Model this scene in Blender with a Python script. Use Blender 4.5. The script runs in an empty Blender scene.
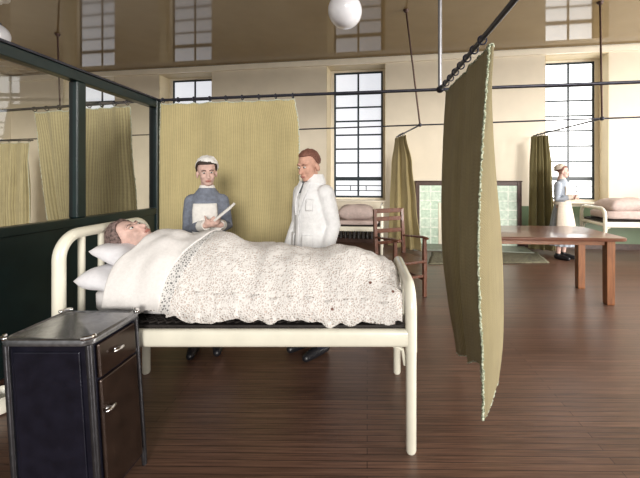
import bpy, bmesh, math, random
from mathutils import Vector, Matrix, noise
random.seed(7)
SC = bpy.context.scene
COL = SC.collection
PI = math.pi
# ------------------------------------------------------------------ measured camera
F, PX, PY, H = 340.0, 362.0, 178.0, 1.5
CEIL = 4.3
def at(x, y, d):            # pixel -> point at depth d
    return Vector(((x-PX)/F*d, d, H-(y-PY)/F*d))
def atz(x, y, z=0.0):       # pixel -> point at height z
    d = F*(H-z)/(y-PY)
    return Vector(((x-PX)/F*d, d, z))

# ------------------------------------------------------------------ materials
MATS = {}
def srgb(r, g, b):
    f = lambda c: (c/255)/12.92 if c/255 <= .04045 else ((c/255+.055)/1.055)**2.4
    return (f(r), f(g), f(b), 1)
def new_mat(name):
    m = bpy.data.materials.new(name); m.use_nodes = True
    nt = m.node_tree
    return m, nt, nt.nodes['Principled BSDF']
def ramp(nt, fac, stops):
    r = nt.nodes.new('ShaderNodeValToRGB')
    els = r.color_ramp.elements
    els[0].position, els[0].color = stops[0]
    els[1].position, els[1].color = stops[-1]
    for p, c in stops[1:-1]:
        e = els.new(p); e.color = c
    nt.links.new(fac, r.inputs['Fac'])
    return r.outputs['Color']
def coords(nt, kind='Object', scale=(1,1,1), rot=(0,0,0)):
    tc = nt.nodes.new('ShaderNodeTexCoord')
    mp = nt.nodes.new('ShaderNodeMapping')
    mp.inputs['Scale'].default_value = scale
    mp.inputs['Rotation'].default_value = rot
    nt.links.new(tc.outputs[kind], mp.inputs['Vector'])
    return mp.outputs['Vector']
def noise_tex(nt, vec, scale, detail=4, rough=.55):
    n = nt.nodes.new('ShaderNodeTexNoise')
    n.inputs['Scale'].default_value = scale
    n.inputs['Detail'].default_value = detail
    n.inputs['Roughness'].default_value = rough
    nt.links.new(vec, n.inputs['Vector'])
    return n.outputs['Fac']
def bump(nt, bsdf, height, strength=.3, dist=.01):
    b = nt.nodes.new('ShaderNodeBump')
    b.inputs['Strength'].default_value = strength
    b.inputs['Distance'].default_value = dist
    nt.links.new(height, b.inputs['Height'])
    nt.links.new(b.outputs['Normal'], bsdf.inputs['Normal'])
def math_node(nt, op, a, b=None):
    n = nt.nodes.new('ShaderNodeMath'); n.operation = op
    for i, v in enumerate((a, b)):
        if v is None: continue
        if isinstance(v, (int, float)): n.inputs[i].default_value = v
        else: nt.links.new(v, n.inputs[i])
    return n.outputs[0]
def mixc(nt, fac, a, b, mode='MIX'):
    n = nt.nodes.new('ShaderNodeMix'); n.data_type = 'RGBA'; n.blend_type = mode
    for s, v in ((n.inputs['Factor'], fac), (n.inputs['A'], a), (n.inputs['B'], b)):
        pass
    fi = [i for i in n.inputs if i.name == 'Factor' and i.type == 'VALUE'][0]
    ai = [i for i in n.inputs if i.name == 'A' and i.type == 'RGBA'][0]
    bi = [i for i in n.inputs if i.name == 'B' and i.type == 'RGBA'][0]
    for s, v in ((fi, fac), (ai, a), (bi, b)):
        if isinstance(v, (int, float)): s.default_value = v
        elif isinstance(v, tuple): s.default_value = v
        else: nt.links.new(v, s)
    return [o for o in n.outputs if o.type == 'RGBA'][0]
def simple(name, col, rough=.6, metal=0, var=.12, scale=12, bstr=.08, bdist=.004, coat=0, spec=.5):
    m, nt, b = new_mat(name)
    v = coords(nt)
    f = noise_tex(nt, v, scale)
    lo = tuple(c*(1-var) for c in col[:3])+(1,)
    hi = tuple(min(1, c*(1+var)) for c in col[:3])+(1,)
    nt.links.new(ramp(nt, f, [(.3, lo), (.7, hi)]), b.inputs['Base Color'])
    b.inputs['Roughness'].default_value = rough
    b.inputs['Metallic'].default_value = metal
    b.inputs['Coat Weight'].default_value = coat
    b.inputs['Specular IOR Level'].default_value = spec
    if bstr: bump(nt, b, noise_tex(nt, v, scale*4), bstr, bdist)
    MATS[name] = m
    return m
def fabric(name, col, rib=.017, var=.24, bstr=.9):
    """woven cloth, needs UV in metres"""
    m, nt, b = new_mat(name)
    v = coords(nt, 'UV')
    w1 = nt.nodes.new('ShaderNodeTexWave'); w1.wave_type = 'BANDS'; w1.bands_direction = 'X'
    w1.inputs['Scale'].default_value = .314/rib; w1.inputs['Distortion'].default_value = .8
    w1.inputs['Detail'].default_value = 1
    w2 = nt.nodes.new('ShaderNodeTexWave'); w2.wave_type = 'BANDS'; w2.bands_direction = 'Y'
    w2.inputs['Scale'].default_value = .314/(rib*.6); w2.inputs['Distortion'].default_value = .8
    nt.links.new(v, w1.inputs['Vector']); nt.links.new(v, w2.inputs['Vector'])
    vs = coords(nt, 'UV', (40, 1.3, 1))
    streak = noise_tex(nt, vs, 1.2, 5, .6)
    big = noise_tex(nt, v, 4, 4)
    h = math_node(nt, 'ADD', math_node(nt, 'MULTIPLY', w1.outputs['Fac'], .6), math_node(nt, 'MULTIPLY', w2.outputs['Fac'], .4))
    f = math_node(nt, 'ADD', math_node(nt, 'MULTIPLY', h, .42), math_node(nt, 'ADD', math_node(nt, 'MULTIPLY', streak, .4), math_node(nt, 'MULTIPLY', big, .25)))
    lo = tuple(c*(1-var*1.6) for c in col[:3])+(1,)
    hi = tuple(min(1, c*(1+var*1.3)) for c in col[:3])+(1,)
    nt.links.new(ramp(nt, f, [(.25, lo), (.72, hi)]), b.inputs['Base Color'])
    b.inputs['Roughness'].default_value = .95
    b.inputs['Specular IOR Level'].default_value = .15
    b.inputs['Sheen Weight'].default_value = .15
    bump(nt, b, h, bstr, .006)
    MATS[name] = m
    return m

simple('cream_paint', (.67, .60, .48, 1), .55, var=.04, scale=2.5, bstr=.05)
simple('jamb_shaded', (.55, .46, .30, 1), .6, var=.06, scale=3)  # wall cream darkened by the shade inside the window recesses
simple('white_paint', (.80, .73, .60, 1), .5, var=.04, scale=5)
simple('dado_green', (.13, .19, .11, 1), .35, var=.06, scale=4)
simple('partition_green', (.006, .017, .018, 1), .32, var=.2, scale=6, bstr=.05)
simple('window_iron', (.018, .03, .04, 1), .4, var=.2)
simple('rail_metal', (.045, .045, .06, 1), .38, metal=.6, var=.25, scale=20)
simple('pole_metal', (.30, .30, .32, 1), .35, metal=.7, var=.15, scale=15)
simple('rod_metal', (.07, .035, .025, 1), .5, metal=.3, var=.25, scale=15)
simple('ring_metal', (.03, .03, .05, 1), .4, metal=.5)
simple('bed_enamel', (.78, .75, .63, 1), .28, var=.05, scale=9, bstr=.04, coat=.3)
simple('wire_dark', (.025, .02, .018, 1), .55, var=.3)
simple('mattress_ticking', (.72, .70, .70, 1), .9, var=.06)
simple('pillow_white', (.74, .73, .76, 1), .9, var=.05, scale=30, bstr=.25, bdist=.004)
simple('pink_cloth', (.50, .40, .37, 1), .9, var=.1, scale=20, bstr=.2)
simple('sheet_white', (.80, .77, .75, 1), .9, var=.05, scale=60, bstr=.35, bdist=.004)
simple('locker_post', (.10, .10, .11, 1), .25, metal=.85, var=.2, scale=30, bstr=.03)
simple('locker_black', (.012, .012, .022, 1), .22, metal=.35, var=.3, scale=14, bstr=.03)
simple('locker_front', (.036, .021, .015, 1), .2, metal=.45, var=.3, scale=14, bstr=.03)
simple('locker_steel', (.28, .28, .29, 1), .27, metal=.85, var=.25, scale=40, bstr=.06)
simple('chrome', (.75, .73, .72, 1), .16, metal=1, var=.05, bstr=0)
simple('skin', (.64, .37, .28, 1), .6, var=.12, scale=40, spec=.3)
simple('skin_pale', (.64, .43, .37, 1), .6, var=.14, scale=35, spec=.3)
simple('lip', (.42, .17, .14, 1), .6)
simple('eye_white', (.6, .56, .52, 1), .4, bstr=0)
simple('iris', (.02, .018, .02, 1), .3, bstr=0)
simple('hair_dark', (.045, .028, .022, 1), .7, var=.4, scale=60, bstr=.5)
simple('hair_ginger', (.20, .085, .06, 1), .75, var=.35, scale=60, bstr=.5)
simple('hair_grey_brown', (.16, .11, .10, 1), .85, var=.75, scale=70, bstr=.6)
simple('dress_blue_grey', (.17, .19, .24, 1), .85, var=.22, scale=30, bstr=.3)
simple('dress_pale_blue', (.34, .38, .44, 1), .85, var=.15, scale=30, bstr=.3)
simple('apron_white', (.78, .76, .73, 1), .85, var=.08, scale=30, bstr=.25)
simple('apron_cream', (.66, .58, .49, 1), .85, var=.08, scale=30, bstr=.25)
simple('coat_white', (.84, .84, .85, 1), .85, var=.07, scale=26, bstr=.55, bdist=.01)
simple('tie_grey', (.12, .13, .14, 1), .8)
simple('trouser_navy', (.006, .007, .020, 1), .85)
simple('shoe_black', (.012, .012, .015, 1), .4)
simple('paper', (.80, .78, .75, 1), .7, var=.03)
simple('opal_glass', (.80, .80, .84, 1), .12, var=.02, bstr=0, coat=.4)
simple('rose_plaster', (.62, .56, .47, 1), .5)
simple('hearth_stone', (.22, .25, .21, 1), .5, var=.2, scale=20)
simple('thread_pale', (.50, .53, .42, 1), .9)
def thread_mat():
    m, nt, b = new_mat('thread_speckled')
    n = noise_tex(nt, coords(nt), 95, 2, .7)
    nt.links.new(ramp(nt, n, [(.38, (.10, .12, .08, 1)), (.5, (.36, .40, .27, 1)), (.64, (.70, .72, .58, 1))]), b.inputs['Base Color'])
    b.inputs['Roughness'].default_value = .95
    MATS['thread_speckled'] = m
thread_mat()
simple('radiator_dark', (.035, .03, .028, 1), .45)
simple('opening_dark', (.02, .018, .016, 1), .9)
simple('enamel_cream', (.75, .72, .62, 1), .25)
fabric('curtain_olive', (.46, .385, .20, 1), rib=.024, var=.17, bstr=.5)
fabric('curtain_shade', (.32, .265, .14, 1), var=.25)  # same olive cloth, shade on the near curtain put into the colour
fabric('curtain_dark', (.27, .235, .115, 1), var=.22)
fabric('curtain_left', (.42, .36, .205, 1), rib=.028)
fabric('curtain_lining', (.52, .45, .27, 1), var=.16)

def wood(name, c1, c2, rough, axis_scale, coat=0):
    m, nt, b = new_mat(name)
    v = coords(nt, 'Object', axis_scale)
    f = noise_tex(nt, v, 6, 6, .6)
    nt.links.new(ramp(nt, f, [(.3, c1), (.7, c2)]), b.inputs['Base Color'])
    b.inputs['Roughness'].default_value = rough
    b.inputs['Coat Weight'].default_value = coat
    bump(nt, b, f, .1, .003)
    MATS[name] = m
wood('table_wood', (.17, .058, .022, 1), (.33, .135, .052, 1), .38, (1, 9, 9), .2)
wood('top_wood', (.095, .035, .020, 1), (.19, .075, .042, 1), .3, (1, 9, 9), .3)
wood('leg_wood', (.15, .052, .018, 1), (.30, .118, .042, 1), .4, (9, 9, 1), .2)
wood('chair_wood', (.075, .025, .012, 1), (.18, .062, .030, 1), .4, (8, 8, 2), .2)
wood('frame_wood', (.030, .014, .010, 1), (.075, .033, .022, 1), .45, (4, 4, 4))

def floor_mat():
    m, nt, b = new_mat('floor_boards')
    ang = .015
    v = coords(nt, 'Object', (1, 1, 1), (0, 0, ang))
    br = nt.nodes.new('ShaderNodeTexBrick')
    br.inputs['Scale'].default_value = 1
    br.inputs['Brick Width'].default_value = 2.6
    br.inputs['Row Height'].default_value = .045
    br.inputs['Mortar Size'].default_value = .0026
    br.inputs['Mortar Smooth'].default_value = .3
    br.inputs['Color1'].default_value = (.155, .086, .060, 1)
    br.inputs['Color2'].default_value = (.112, .062, .044, 1)
    br.inputs['Mortar'].default_value = (.05, .026, .02, 1)
    nt.links.new(v, br.inputs['Vector'])
    vg = coords(nt, 'Object', (1.2, 40, 1), (0, 0, ang))
    g = noise_tex(nt, vg, 2.2, 6, .65)
    gr = ramp(nt, g, [(.25, (.4, .4, .4, 1)), (.75, (1.6, 1.52, 1.45, 1))])
    c = mixc(nt, 1.0, br.outputs['Color'], gr, 'MULTIPLY')
    nt.links.new(c, b.inputs['Base Color'])
    rr = ramp(nt, g, [(.2, (.26,)*3+(1,)), (.8, (.42,)*3+(1,))])
    nt.links.new(rr, b.inputs['Roughness'])
    bump(nt, b, math_node(nt, 'ADD', math_node(nt, 'MULTIPLY', g, .3), math_node(nt, 'SUBTRACT', 1, br.outputs['Fac'])), .25, .003)
    MATS['floor_boards'] = m
floor_mat()
def ceil_mat():
    m, nt, b = new_mat('ceiling_gloss')
    v = coords(nt)
    f = noise_tex(nt, v, 1.5, 4)
    nt.links.new(ramp(nt, f, [(.3, (.20, .142, .07, 1)), (.7, (.225, .162, .083, 1))]), b.inputs['Base Color'])
    b.inputs['Roughness'].default_value = .06
    b.inputs['IOR'].default_value = 1.5
    MATS['ceiling_gloss'] = m
ceil_mat()
def tile_mat():
    m, nt, b = new_mat('green_tiles')
    v = coords(nt, 'UV')
    br = nt.nodes.new('ShaderNodeTexBrick')
    br.offset = 0
    br.inputs['Scale'].default_value = 1
    br.inputs['Brick Width'].default_value = .235
    br.inputs['Row Height'].default_value = .20
    br.inputs['Mortar Size'].default_value = .012
    br.inputs['Color1'].default_value = (.56, .68, .58, 1)
    br.inputs['Color2'].default_value = (.66, .76, .67, 1)
    br.inputs['Mortar'].default_value = (.80, .84, .77, 1)
    nt.links.new(v, br.inputs['Vector'])
    n = noise_tex(nt, v, 14, 4)
    c = mixc(nt, .6, br.outputs['Color'], ramp(nt, n, [(.35, (.62, .72, .66, 1)), (.65, (1.15, 1.15, 1.12, 1))]), 'MULTIPLY')
    nt.links.new(c, b.inputs['Base Color'])
    b.inputs['Roughness'].default_value = .2
    MATS['green_tiles'] = m
tile_mat()
def rug_mat():
    m, nt, b = new_mat('rug_weave')
    v = coords(nt, 'Object')
    n = noise_tex(nt, v, 28, 5, .7)
    nt.links.new(ramp(nt, n, [(.35, (.055, .052, .034, 1)), (.65, (.21, .195, .13, 1))]), b.inputs['Base Color'])
    b.inputs['Roughness'].default_value = 1
    bump(nt, b, n, .6, .01)
    MATS['rug_weave'] = m
rug_mat()
def glass_mat():
    m, nt, b = new_mat('partition_glass')
    nt.nodes.remove(b)
    out = nt.nodes['Material Output']
    tr = nt.nodes.new('ShaderNodeBsdfTransparent'); tr.inputs['Color'].default_value = (.90, .91, .89, 1)
    gl = nt.nodes.new('ShaderNodeBsdfGlossy'); gl.inputs['Roughness'].default_value = .02
    fr = nt.nodes.new('ShaderNodeFresnel'); fr.inputs['IOR'].default_value = 1.5
    mx = nt.nodes.new('ShaderNodeMixShader')
    nt.links.new(math_node(nt, 'MULTIPLY', fr.outputs[0], 2.0), mx.inputs[0])
    nt.links.new(tr.outputs[0], mx.inputs[1]); nt.links.new(gl.outputs[0], mx.inputs[2])
    nt.links.new(mx.outputs[0], out.inputs['Surface'])
    MATS['partition_glass'] = m
glass_mat()
def pane_mat(name, col, s):
    m, nt, b = new_mat(name)
    v = coords(nt)
    n = noise_tex(nt, v, 3, 3)
    nt.links.new(ramp(nt, n, [(.3, tuple(c*.94 for c in col)+(1,)), (.7, tuple(col)+(1,))]), b.inputs['Emission Color'])
    b.inputs['Emission Strength'].default_value = s
    b.inputs['Base Color'].default_value = (.5, .5, .5, 1)
    b.inputs['Roughness'].default_value = .15
    MATS[name] = m
pane_mat('pane_daylight', (.80, .83, .90), .85)
pane_mat('pane_bright', (.95, .96, .95), 3.2)
def lace_mat():
    m, nt, b = new_mat('crochet_lace')
    v = coords(nt, 'Object')
    vo = nt.nodes.new('ShaderNodeTexVoronoi'); vo.feature = 'DISTANCE_TO_EDGE'
    vo.inputs['Scale'].default_value = 68
    nt.links.new(v, vo.inputs['Vector'])
    holes = ramp(nt, vo.outputs['Distance'], [(.10, (0, 0, 0, 1)), (.32, (1, 1, 1, 1))])   # 1 in the hole
    # flowers and bands of dense work
    zone = noise_tex(nt, v, 3.6, 3, .5)
    zr = ramp(nt, zone, [(.40, (0, 0, 0, 1)), (.52, (1, 1, 1, 1))])
    v2 = nt.nodes.new('ShaderNodeTexVoronoi'); v2.feature = 'F1'; v2.inputs['Scale'].default_value = 26
    nt.links.new(v, v2.inputs['Vector'])
    petals = ramp(nt, v2.outputs['Distance'], [(.25, (0, 0, 0, 1)), (.55, (1, 1, 1, 1))])
    hz = mixc(nt, 1, holes, mixc(nt, 1, zr, petals, 'LIGHTEN'), 'MULTIPLY')
    under = ramp(nt, noise_tex(nt, v, 5, 3), [(.35, (.58, .42, .34, 1)), (.65, (.64, .51, .46, 1))])
    c = mixc(nt, math_node(nt, 'MULTIPLY', hz, .55), (.80, .77, .74, 1), under)
    # a few open eyelets
    v3 = nt.nodes.new('ShaderNodeTexVoronoi'); v3.feature = 'F1'; v3.inputs['Scale'].default_value = 7
    nt.links.new(v, v3.inputs['Vector'])
    eye = ramp(nt, v3.outputs['Distance'], [(.05, (1, 1, 1, 1)), (.075, (0, 0, 0, 1))])
    pick = ramp(nt, noise_tex(nt, v, 2.2, 1), [(.56, (0, 0, 0, 1)), (.6, (1, 1, 1, 1))])
    c = mixc(nt, mixc(nt, 1, eye, pick, 'MULTIPLY'), c, (.20, .10, .08, 1))
    nt.links.new(c, b.inputs['Base Color'])
    b.inputs['Roughness'].default_value = .95
    b.inputs['Specular IOR Level'].default_value = .15
    bump(nt, b, math_node(nt, 'SUBTRACT', 1, hz), .7, .008)
    MATS['crochet_lace'] = m
    m2, nt, b = new_mat('lace_insertion')     # open net band that shows the dark ground below
    v = coords(nt, 'Object')
    vo = nt.nodes.new('ShaderNodeTexVoronoi'); vo.feature = 'DISTANCE_TO_EDGE'; vo.inputs['Scale'].default_value = 75
    nt.links.new(v, vo.inputs['Vector'])
    c = ramp(nt, vo.outputs['Distance'], [(.12, (.70, .68, .66, 1)), (.28, (.16, .16, .16, 1))])
    nt.links.new(c, b.inputs['Base Color']); b.inputs['Roughness'].default_value = .95
    MATS['lace_insertion'] = m2
lace_mat()

# ------------------------------------------------------------------ mesh helpers
def tag(o, label=None, cat=None, group=None, kind=None):
    for k, v in (('label', label), ('category', cat), ('group', group), ('kind', kind)):
        if v: o[k] = v
    return o
def thing(name, loc, label, cat, group=None, rz=0.0):
    o = bpy.data.objects.new(name, None); COL.objects.link(o)
    o.empty_display_size = .1
    o.matrix_world = Matrix.Translation(Vector(loc)) @ Matrix.Rotation(rz, 4, 'Z')
    return tag(o, label, cat, group)
def world_of(o):
    m = o.matrix_basis.copy()
    p = o.parent
    while p is not None:
        m = p.matrix_basis @ m; p = p.parent
    return m
class MB:
    def __init__(s): s.v, s.f, s.uv = [], [], {}
    def add(s, vs, fs):
        o = len(s.v); s.v += [Vector(p) for p in vs]; s.f += [tuple(i+o for i in f) for f in fs]
        return o
    def box(s, lo, hi, M=None):
        (a, b, c), (d, e, f) = lo, hi
        vs = [Vector(p) for p in ((a,b,c),(d,b,c),(d,e,c),(a,e,c),(a,b,f),(d,b,f),(d,e,f),(a,e,f))]
        if M is not None: vs = [M @ p for p in vs]
        s.add(vs, [(0,3,2,1),(4,5,6,7),(0,1,5,4),(1,2,6,5),(2,3,7,6),(3,0,4,7)])
        return s
    def loft(s, rings, caps=True):
        n = len(rings[0]); o = len(s.v)
        for r in rings: s.v += [Vector(p) for p in r]
        for i in range(len(rings)-1):
            for k in range(n):
                k2 = (k+1) % n
                s.f.append((o+i*n+k, o+i*n+k2, o+(i+1)*n+k2, o+(i+1)*n+k))
        if caps:
            s.f.append(tuple(o+k for k in reversed(range(n))))
            s.f.append(tuple(o+(len(rings)-1)*n+k for k in range(n)))
        return s
    def tube(s, pts, r, n=12, round_caps=False, squash=None):
        pts = [Vector(p) for p in pts]
        rs = list(r) if isinstance(r, (list, tuple)) else [r]*len(pts)
        if round_caps:
            d0 = (pts[0]-pts[1]).normalized(); d1 = (pts[-1]-pts[-2]).normalized()
            r0, r1 = rs[0], rs[-1]
            pre = [(pts[0]+d0*r0*math.sin(a), r0*math.cos(a)) for a in (1.4, 1.0, .5)]
            post = [(pts[-1]+d1*r1*math.sin(a), r1*math.cos(a)) for a in (.5, 1.0, 1.4)]
            pts = [p for p, _ in pre]+pts+[p for p, _ in post]
            rs = [q for _, q in pre]+rs+[q for _, q in post]
        rings = []; up = None
        for i, p in enumerate(pts):
            t = (pts[min(i+1, len(pts)-1)]-pts[max(i-1, 0)]).normalized()
            if up is None:
                up = Vector((0, 0, 1)) if abs(t.z) < .9 else Vector((0, 1, 0))
            a = (up - t*up.dot(t)).normalized(); b = t.cross(a); up = a
            sq = squash or (1, 1)
            rings.append([p+a*math.cos(2*PI*k/n)*rs[i]*sq[0]+b*math.sin(2*PI*k/n)*rs[i]*sq[1] for k in range(n)])
        return s.loft(rings)
    def ell(s, c, r, M=None, nu=20, nv=12, keep=None):
        c = Vector(c); M = M or Matrix.Identity(4)
        o = len(s.v); vs = []
        for j in range(nv+1):
            th = PI*j/nv
            for k in range(nu):
                ph = 2*PI*k/nu
                vs.append(M @ (c+Vector((r[0]*math.sin(th)*math.cos(ph), r[1]*math.sin(th)*math.sin(ph), r[2]*math.cos(th)))))
        s.v += vs
        for j in range(nv):
            for k in range(nu):
                k2 = (k+1) % nu
                q = (o+j*nu+k, o+(j+1)*nu+k, o+(j+1)*nu+k2, o+j*nu+k2)
                s.f.append(q)
        return s
    def torus(s, c, axis, R, r, n=20, m=8):
        c = Vector(c); ax = Vector(axis).normalized()
        a = ax.orthogonal().normalized(); b = ax.cross(a); o = len(s.v)
        for i in range(n):
            d = a*math.cos(2*PI*i/n)+b*math.sin(2*PI*i/n)
            for k in range(m):
                s.v.append(c+d*(R+r*math.cos(2*PI*k/m))+ax*r*math.sin(2*PI*k/m))
        for i in range(n):
            for k in range(m):
                i2, k2 = (i+1) % n, (k+1) % m
                s.f.append((o+i*m+k, o+i2*m+k, o+i2*m+k2, o+i*m+k2))
        return s
    def lathe(s, c, prof, n=28, axis='Z'):
        c = Vector(c)
        return s.loft([[c+Vector((r*math.cos(2*PI*k/n), r*math.sin(2*PI*k/n), z)) for k in range(n)] for r, z in prof])
    def grid(s, fn, nu, nv, uvfn=None):
        o = len(s.v)
        for j in range(nv+1):
            for i in range(nu+1):
                s.v.append(Vector(fn(i/nu, j/nv)))
                if uvfn: s.uv[len(s.v)-1] = uvfn(i/nu, j/nv)
        for j in range(nv):
            for i in range(nu):
                a = o+j*(nu+1)+i
                s.f.append((a, a+1, a+nu+2, a+nu+1))
        return s
    def mesh(s, name):
        me = bpy.data.meshes.new(name)
        me.from_pydata([tuple(p) for p in s.v], [], s.f); me.validate(); me.update()
        if s.uv:
            l = me.uv_layers.new(name='UVMap')
            for lp in me.loops: l.data[lp.index].uv = s.uv.get(lp.vertex_index, (0, 0))
        return me
    def build(s, name, mat, parent=None, local=False, smooth=True, bevel=0, solid=0, recalc=True, subs=0, label=None, sharp=40, origin=None):
        me = s.mesh(name)
        if recalc and not solid:
            bm = bmesh.new(); bm.from_mesh(me); bmesh.ops.recalc_face_normals(bm, faces=bm.faces); bm.to_mesh(me); bm.free()
        return finish(me, name, mat, parent, local, smooth, bevel, solid, subs, label, sharp, origin)
def finish(me, name, mat, parent=None, local=False, smooth=True, bevel=0, solid=0, subs=0, label=None, sharp=40, origin=None):
    o = bpy.data.objects.new(name, me); COL.objects.link(o)
    if parent is not None:
        o.parent = parent
        if not local: me.transform(world_of(parent).inverted())
    elif origin is not None:
        me.transform(Matrix.Translation(-Vector(origin))); o.location = origin
    me.materials.append(MATS[mat] if isinstance(mat, str) else mat)
    if smooth:
        me.shade_smooth()
        me.set_sharp_from_angle(angle=math.radians(sharp))
    if bevel:
        b = o.modifiers.new('bevel', 'BEVEL'); b.width = bevel; b.segments = 2; b.limit_method = 'ANGLE'
    if solid:
        q = o.modifiers.new('solid', 'SOLIDIFY'); q.thickness = solid; q.offset = 0
    if subs:
        q = o.modifiers.new('subd', 'SUBSURF'); q.levels = subs; q.render_levels = subs
    if label: o['label'] = label
    return o
def blob(mb, name, mat, parent=None, voxel=.007, iters=3, local=False, factor=.5):
    """union of closed pieces as one continuous skin"""
    me = mb.mesh('tmp')
    bm = bmesh.new(); bm.from_mesh(me); bmesh.ops.recalc_face_normals(bm, faces=bm.faces); bm.to_mesh(me); bm.free()
    t = bpy.data.objects.new('tmp', me); COL.objects.link(t)
    r = t.modifiers.new('r', 'REMESH'); r.mode = 'VOXEL'; r.voxel_size = voxel
    q = t.modifiers.new('s', 'SMOOTH'); q.iterations = iters; q.factor = factor
    dg = bpy.context.evaluated_depsgraph_get()
    out = bpy.data.meshes.new_from_object(t.evaluated_get(dg))
    bpy.data.objects.remove(t)
    out.name = name
    out.materials.clear()
    return finish(out, name, mat, parent, local, sharp=180)
def copy_tree(o, parent=None):
    c = o.copy(); COL.objects.link(c)
    if parent is not None: c.parent = parent
    for ch in list(o.children): copy_tree(ch, c)
    return c
def catmull(vals, t):
    n = len(vals)-1
    x = max(0, min(n-1e-6, t*n)); i = int(x); f = x-i
    p0, p1, p2, p3 = vals[max(i-1, 0)], vals[i], vals[i+1], vals[min(i+2, n)]
    return .5*((2*p1)+(p2-p0)*f+(2*p0-5*p1+4*p2-p3)*f*f+(3*p1-p0-3*p2+p3)*f**3)
def interp(tab, x):
    if x <= tab[0][0]: return tab[0][1]
    for (a, u), (b, v) in zip(tab, tab[1:]):
        if x <= b: return u+(v-u)*(x-a)/(b-a)
    return tab[-1][1]
def sinterp(tab, x):
    if x <= tab[0][0]: return tab[0][1]
    for (a, u), (b, v) in zip(tab, tab[1:]):
        if x <= b:
            t = (x-a)/(b-a); t = t*t*(3-2*t)
            return u+(v-u)*t
    return tab[-1][1]

# ------------------------------------------------------------------ setting
WANG = math.atan(-.149)
WO = Vector((0, 7.951, 0)); WU = Vector((math.cos(WANG), math.sin(WANG), 0)); WB = Vector((-WU.y, WU.x, 0))   # WB points behind the wall
WM = Matrix(((WU.x, WB.x, 0, WO.x), (WU.y, WB.y, 0, WO.y), (0, 0, 1, 0), (0, 0, 0, 1)))
def wall_s(x):               # pixel column -> distance along the back wall face
    k = (x-PX)/F
    return 7.951*k/(1+.149*k)/WU.x
def struct(mb, name, mat, **k):
    o = mb.build(name, mat, smooth=False, **k); o['kind'] = 'structure'; return o
S0, S1 = wall_s(11), 8.1
XL = (WM @ Vector((S0, 0, 0))).x; XR = 7.9
YB = -2.2
struct(MB().box((XL-.3, YB, -.1), (XR+.3, 10.2, 0)), 'floor', 'floor_boards')
struct(MB().box((XL-.3, .9, CEIL), (XR+.3, 10.2, CEIL+.1)), 'ceiling', 'ceiling_gloss')
OPEN = [(63, 115), (159, 212), (326.5, 385.5), (545, 609)]
ops = [(wall_s(a), wall_s(b)) for a, b in OPEN]
RT, RS, RD, WT = 4.16, .95, .40, .55       # recess top, sill, depth, wall thickness
w = MB()
edges = [S0-.3]+[e for p in ops for e in p]+[S1+.3]
for a, b in zip(edges[::2], edges[1::2]):
    w.box((a, 0, 0), (b, WT, CEIL), WM)
for a, b in ops:
    w.box((a, 0, 0), (b, WT, RS), WM)
    w.box((a, 0, RT), (b, WT, CEIL), WM)
struct(w, 'wall_back', 'cream_paint')
# left wall and right wall (the right one gets unseen tall windows, added to light the ward)
yl = (WM @ Vector((S0, 0, 0))).y
struct(MB().box((XL-.3, YB, 0), (XL, yl+.1, CEIL)), 'wall_left', 'cream_paint')
RW = [(-.6, .9), (1.9, 3.4), (4.3, 5.8)]
w = MB(); prev = YB
for a, b in RW:
    w.box((XR, prev, 0), (XR+.3, a, CEIL)); w.box((XR, a, 0), (XR+.3, b, 1.0)); w.box((XR, a, 3.9), (XR+.3, b, CEIL)); prev = b
w.box((XR, prev, 0), (XR+.3, 6.95, CEIL))
struct(w, 'wall_right', 'cream_paint')
# cornice, dado and skirting on the back wall
struct(MB().box((S0, -.07, RT), (S1, 0, RT+.10), WM).box((S0, -.03, RT+.10), (S1, 0, CEIL), WM), 'trim_1', 'white_paint')
w = MB()
w.box((wall_s(400), -.012, .12), (ops[-1][0], 0, .89), WM)
w.box((ops[-1][0], -.012, .12), (ops[-1][1], 0, .89), WM)
w.box((ops[-1][1], -.012, .12), (S1, 0, .89), WM)
struct(w, 'trim_2', 'dado_green')
struct(MB().box((S0, -.025, 0), (S1, 0, .12), WM), 'baseboard_back', 'frame_wood')
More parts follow.
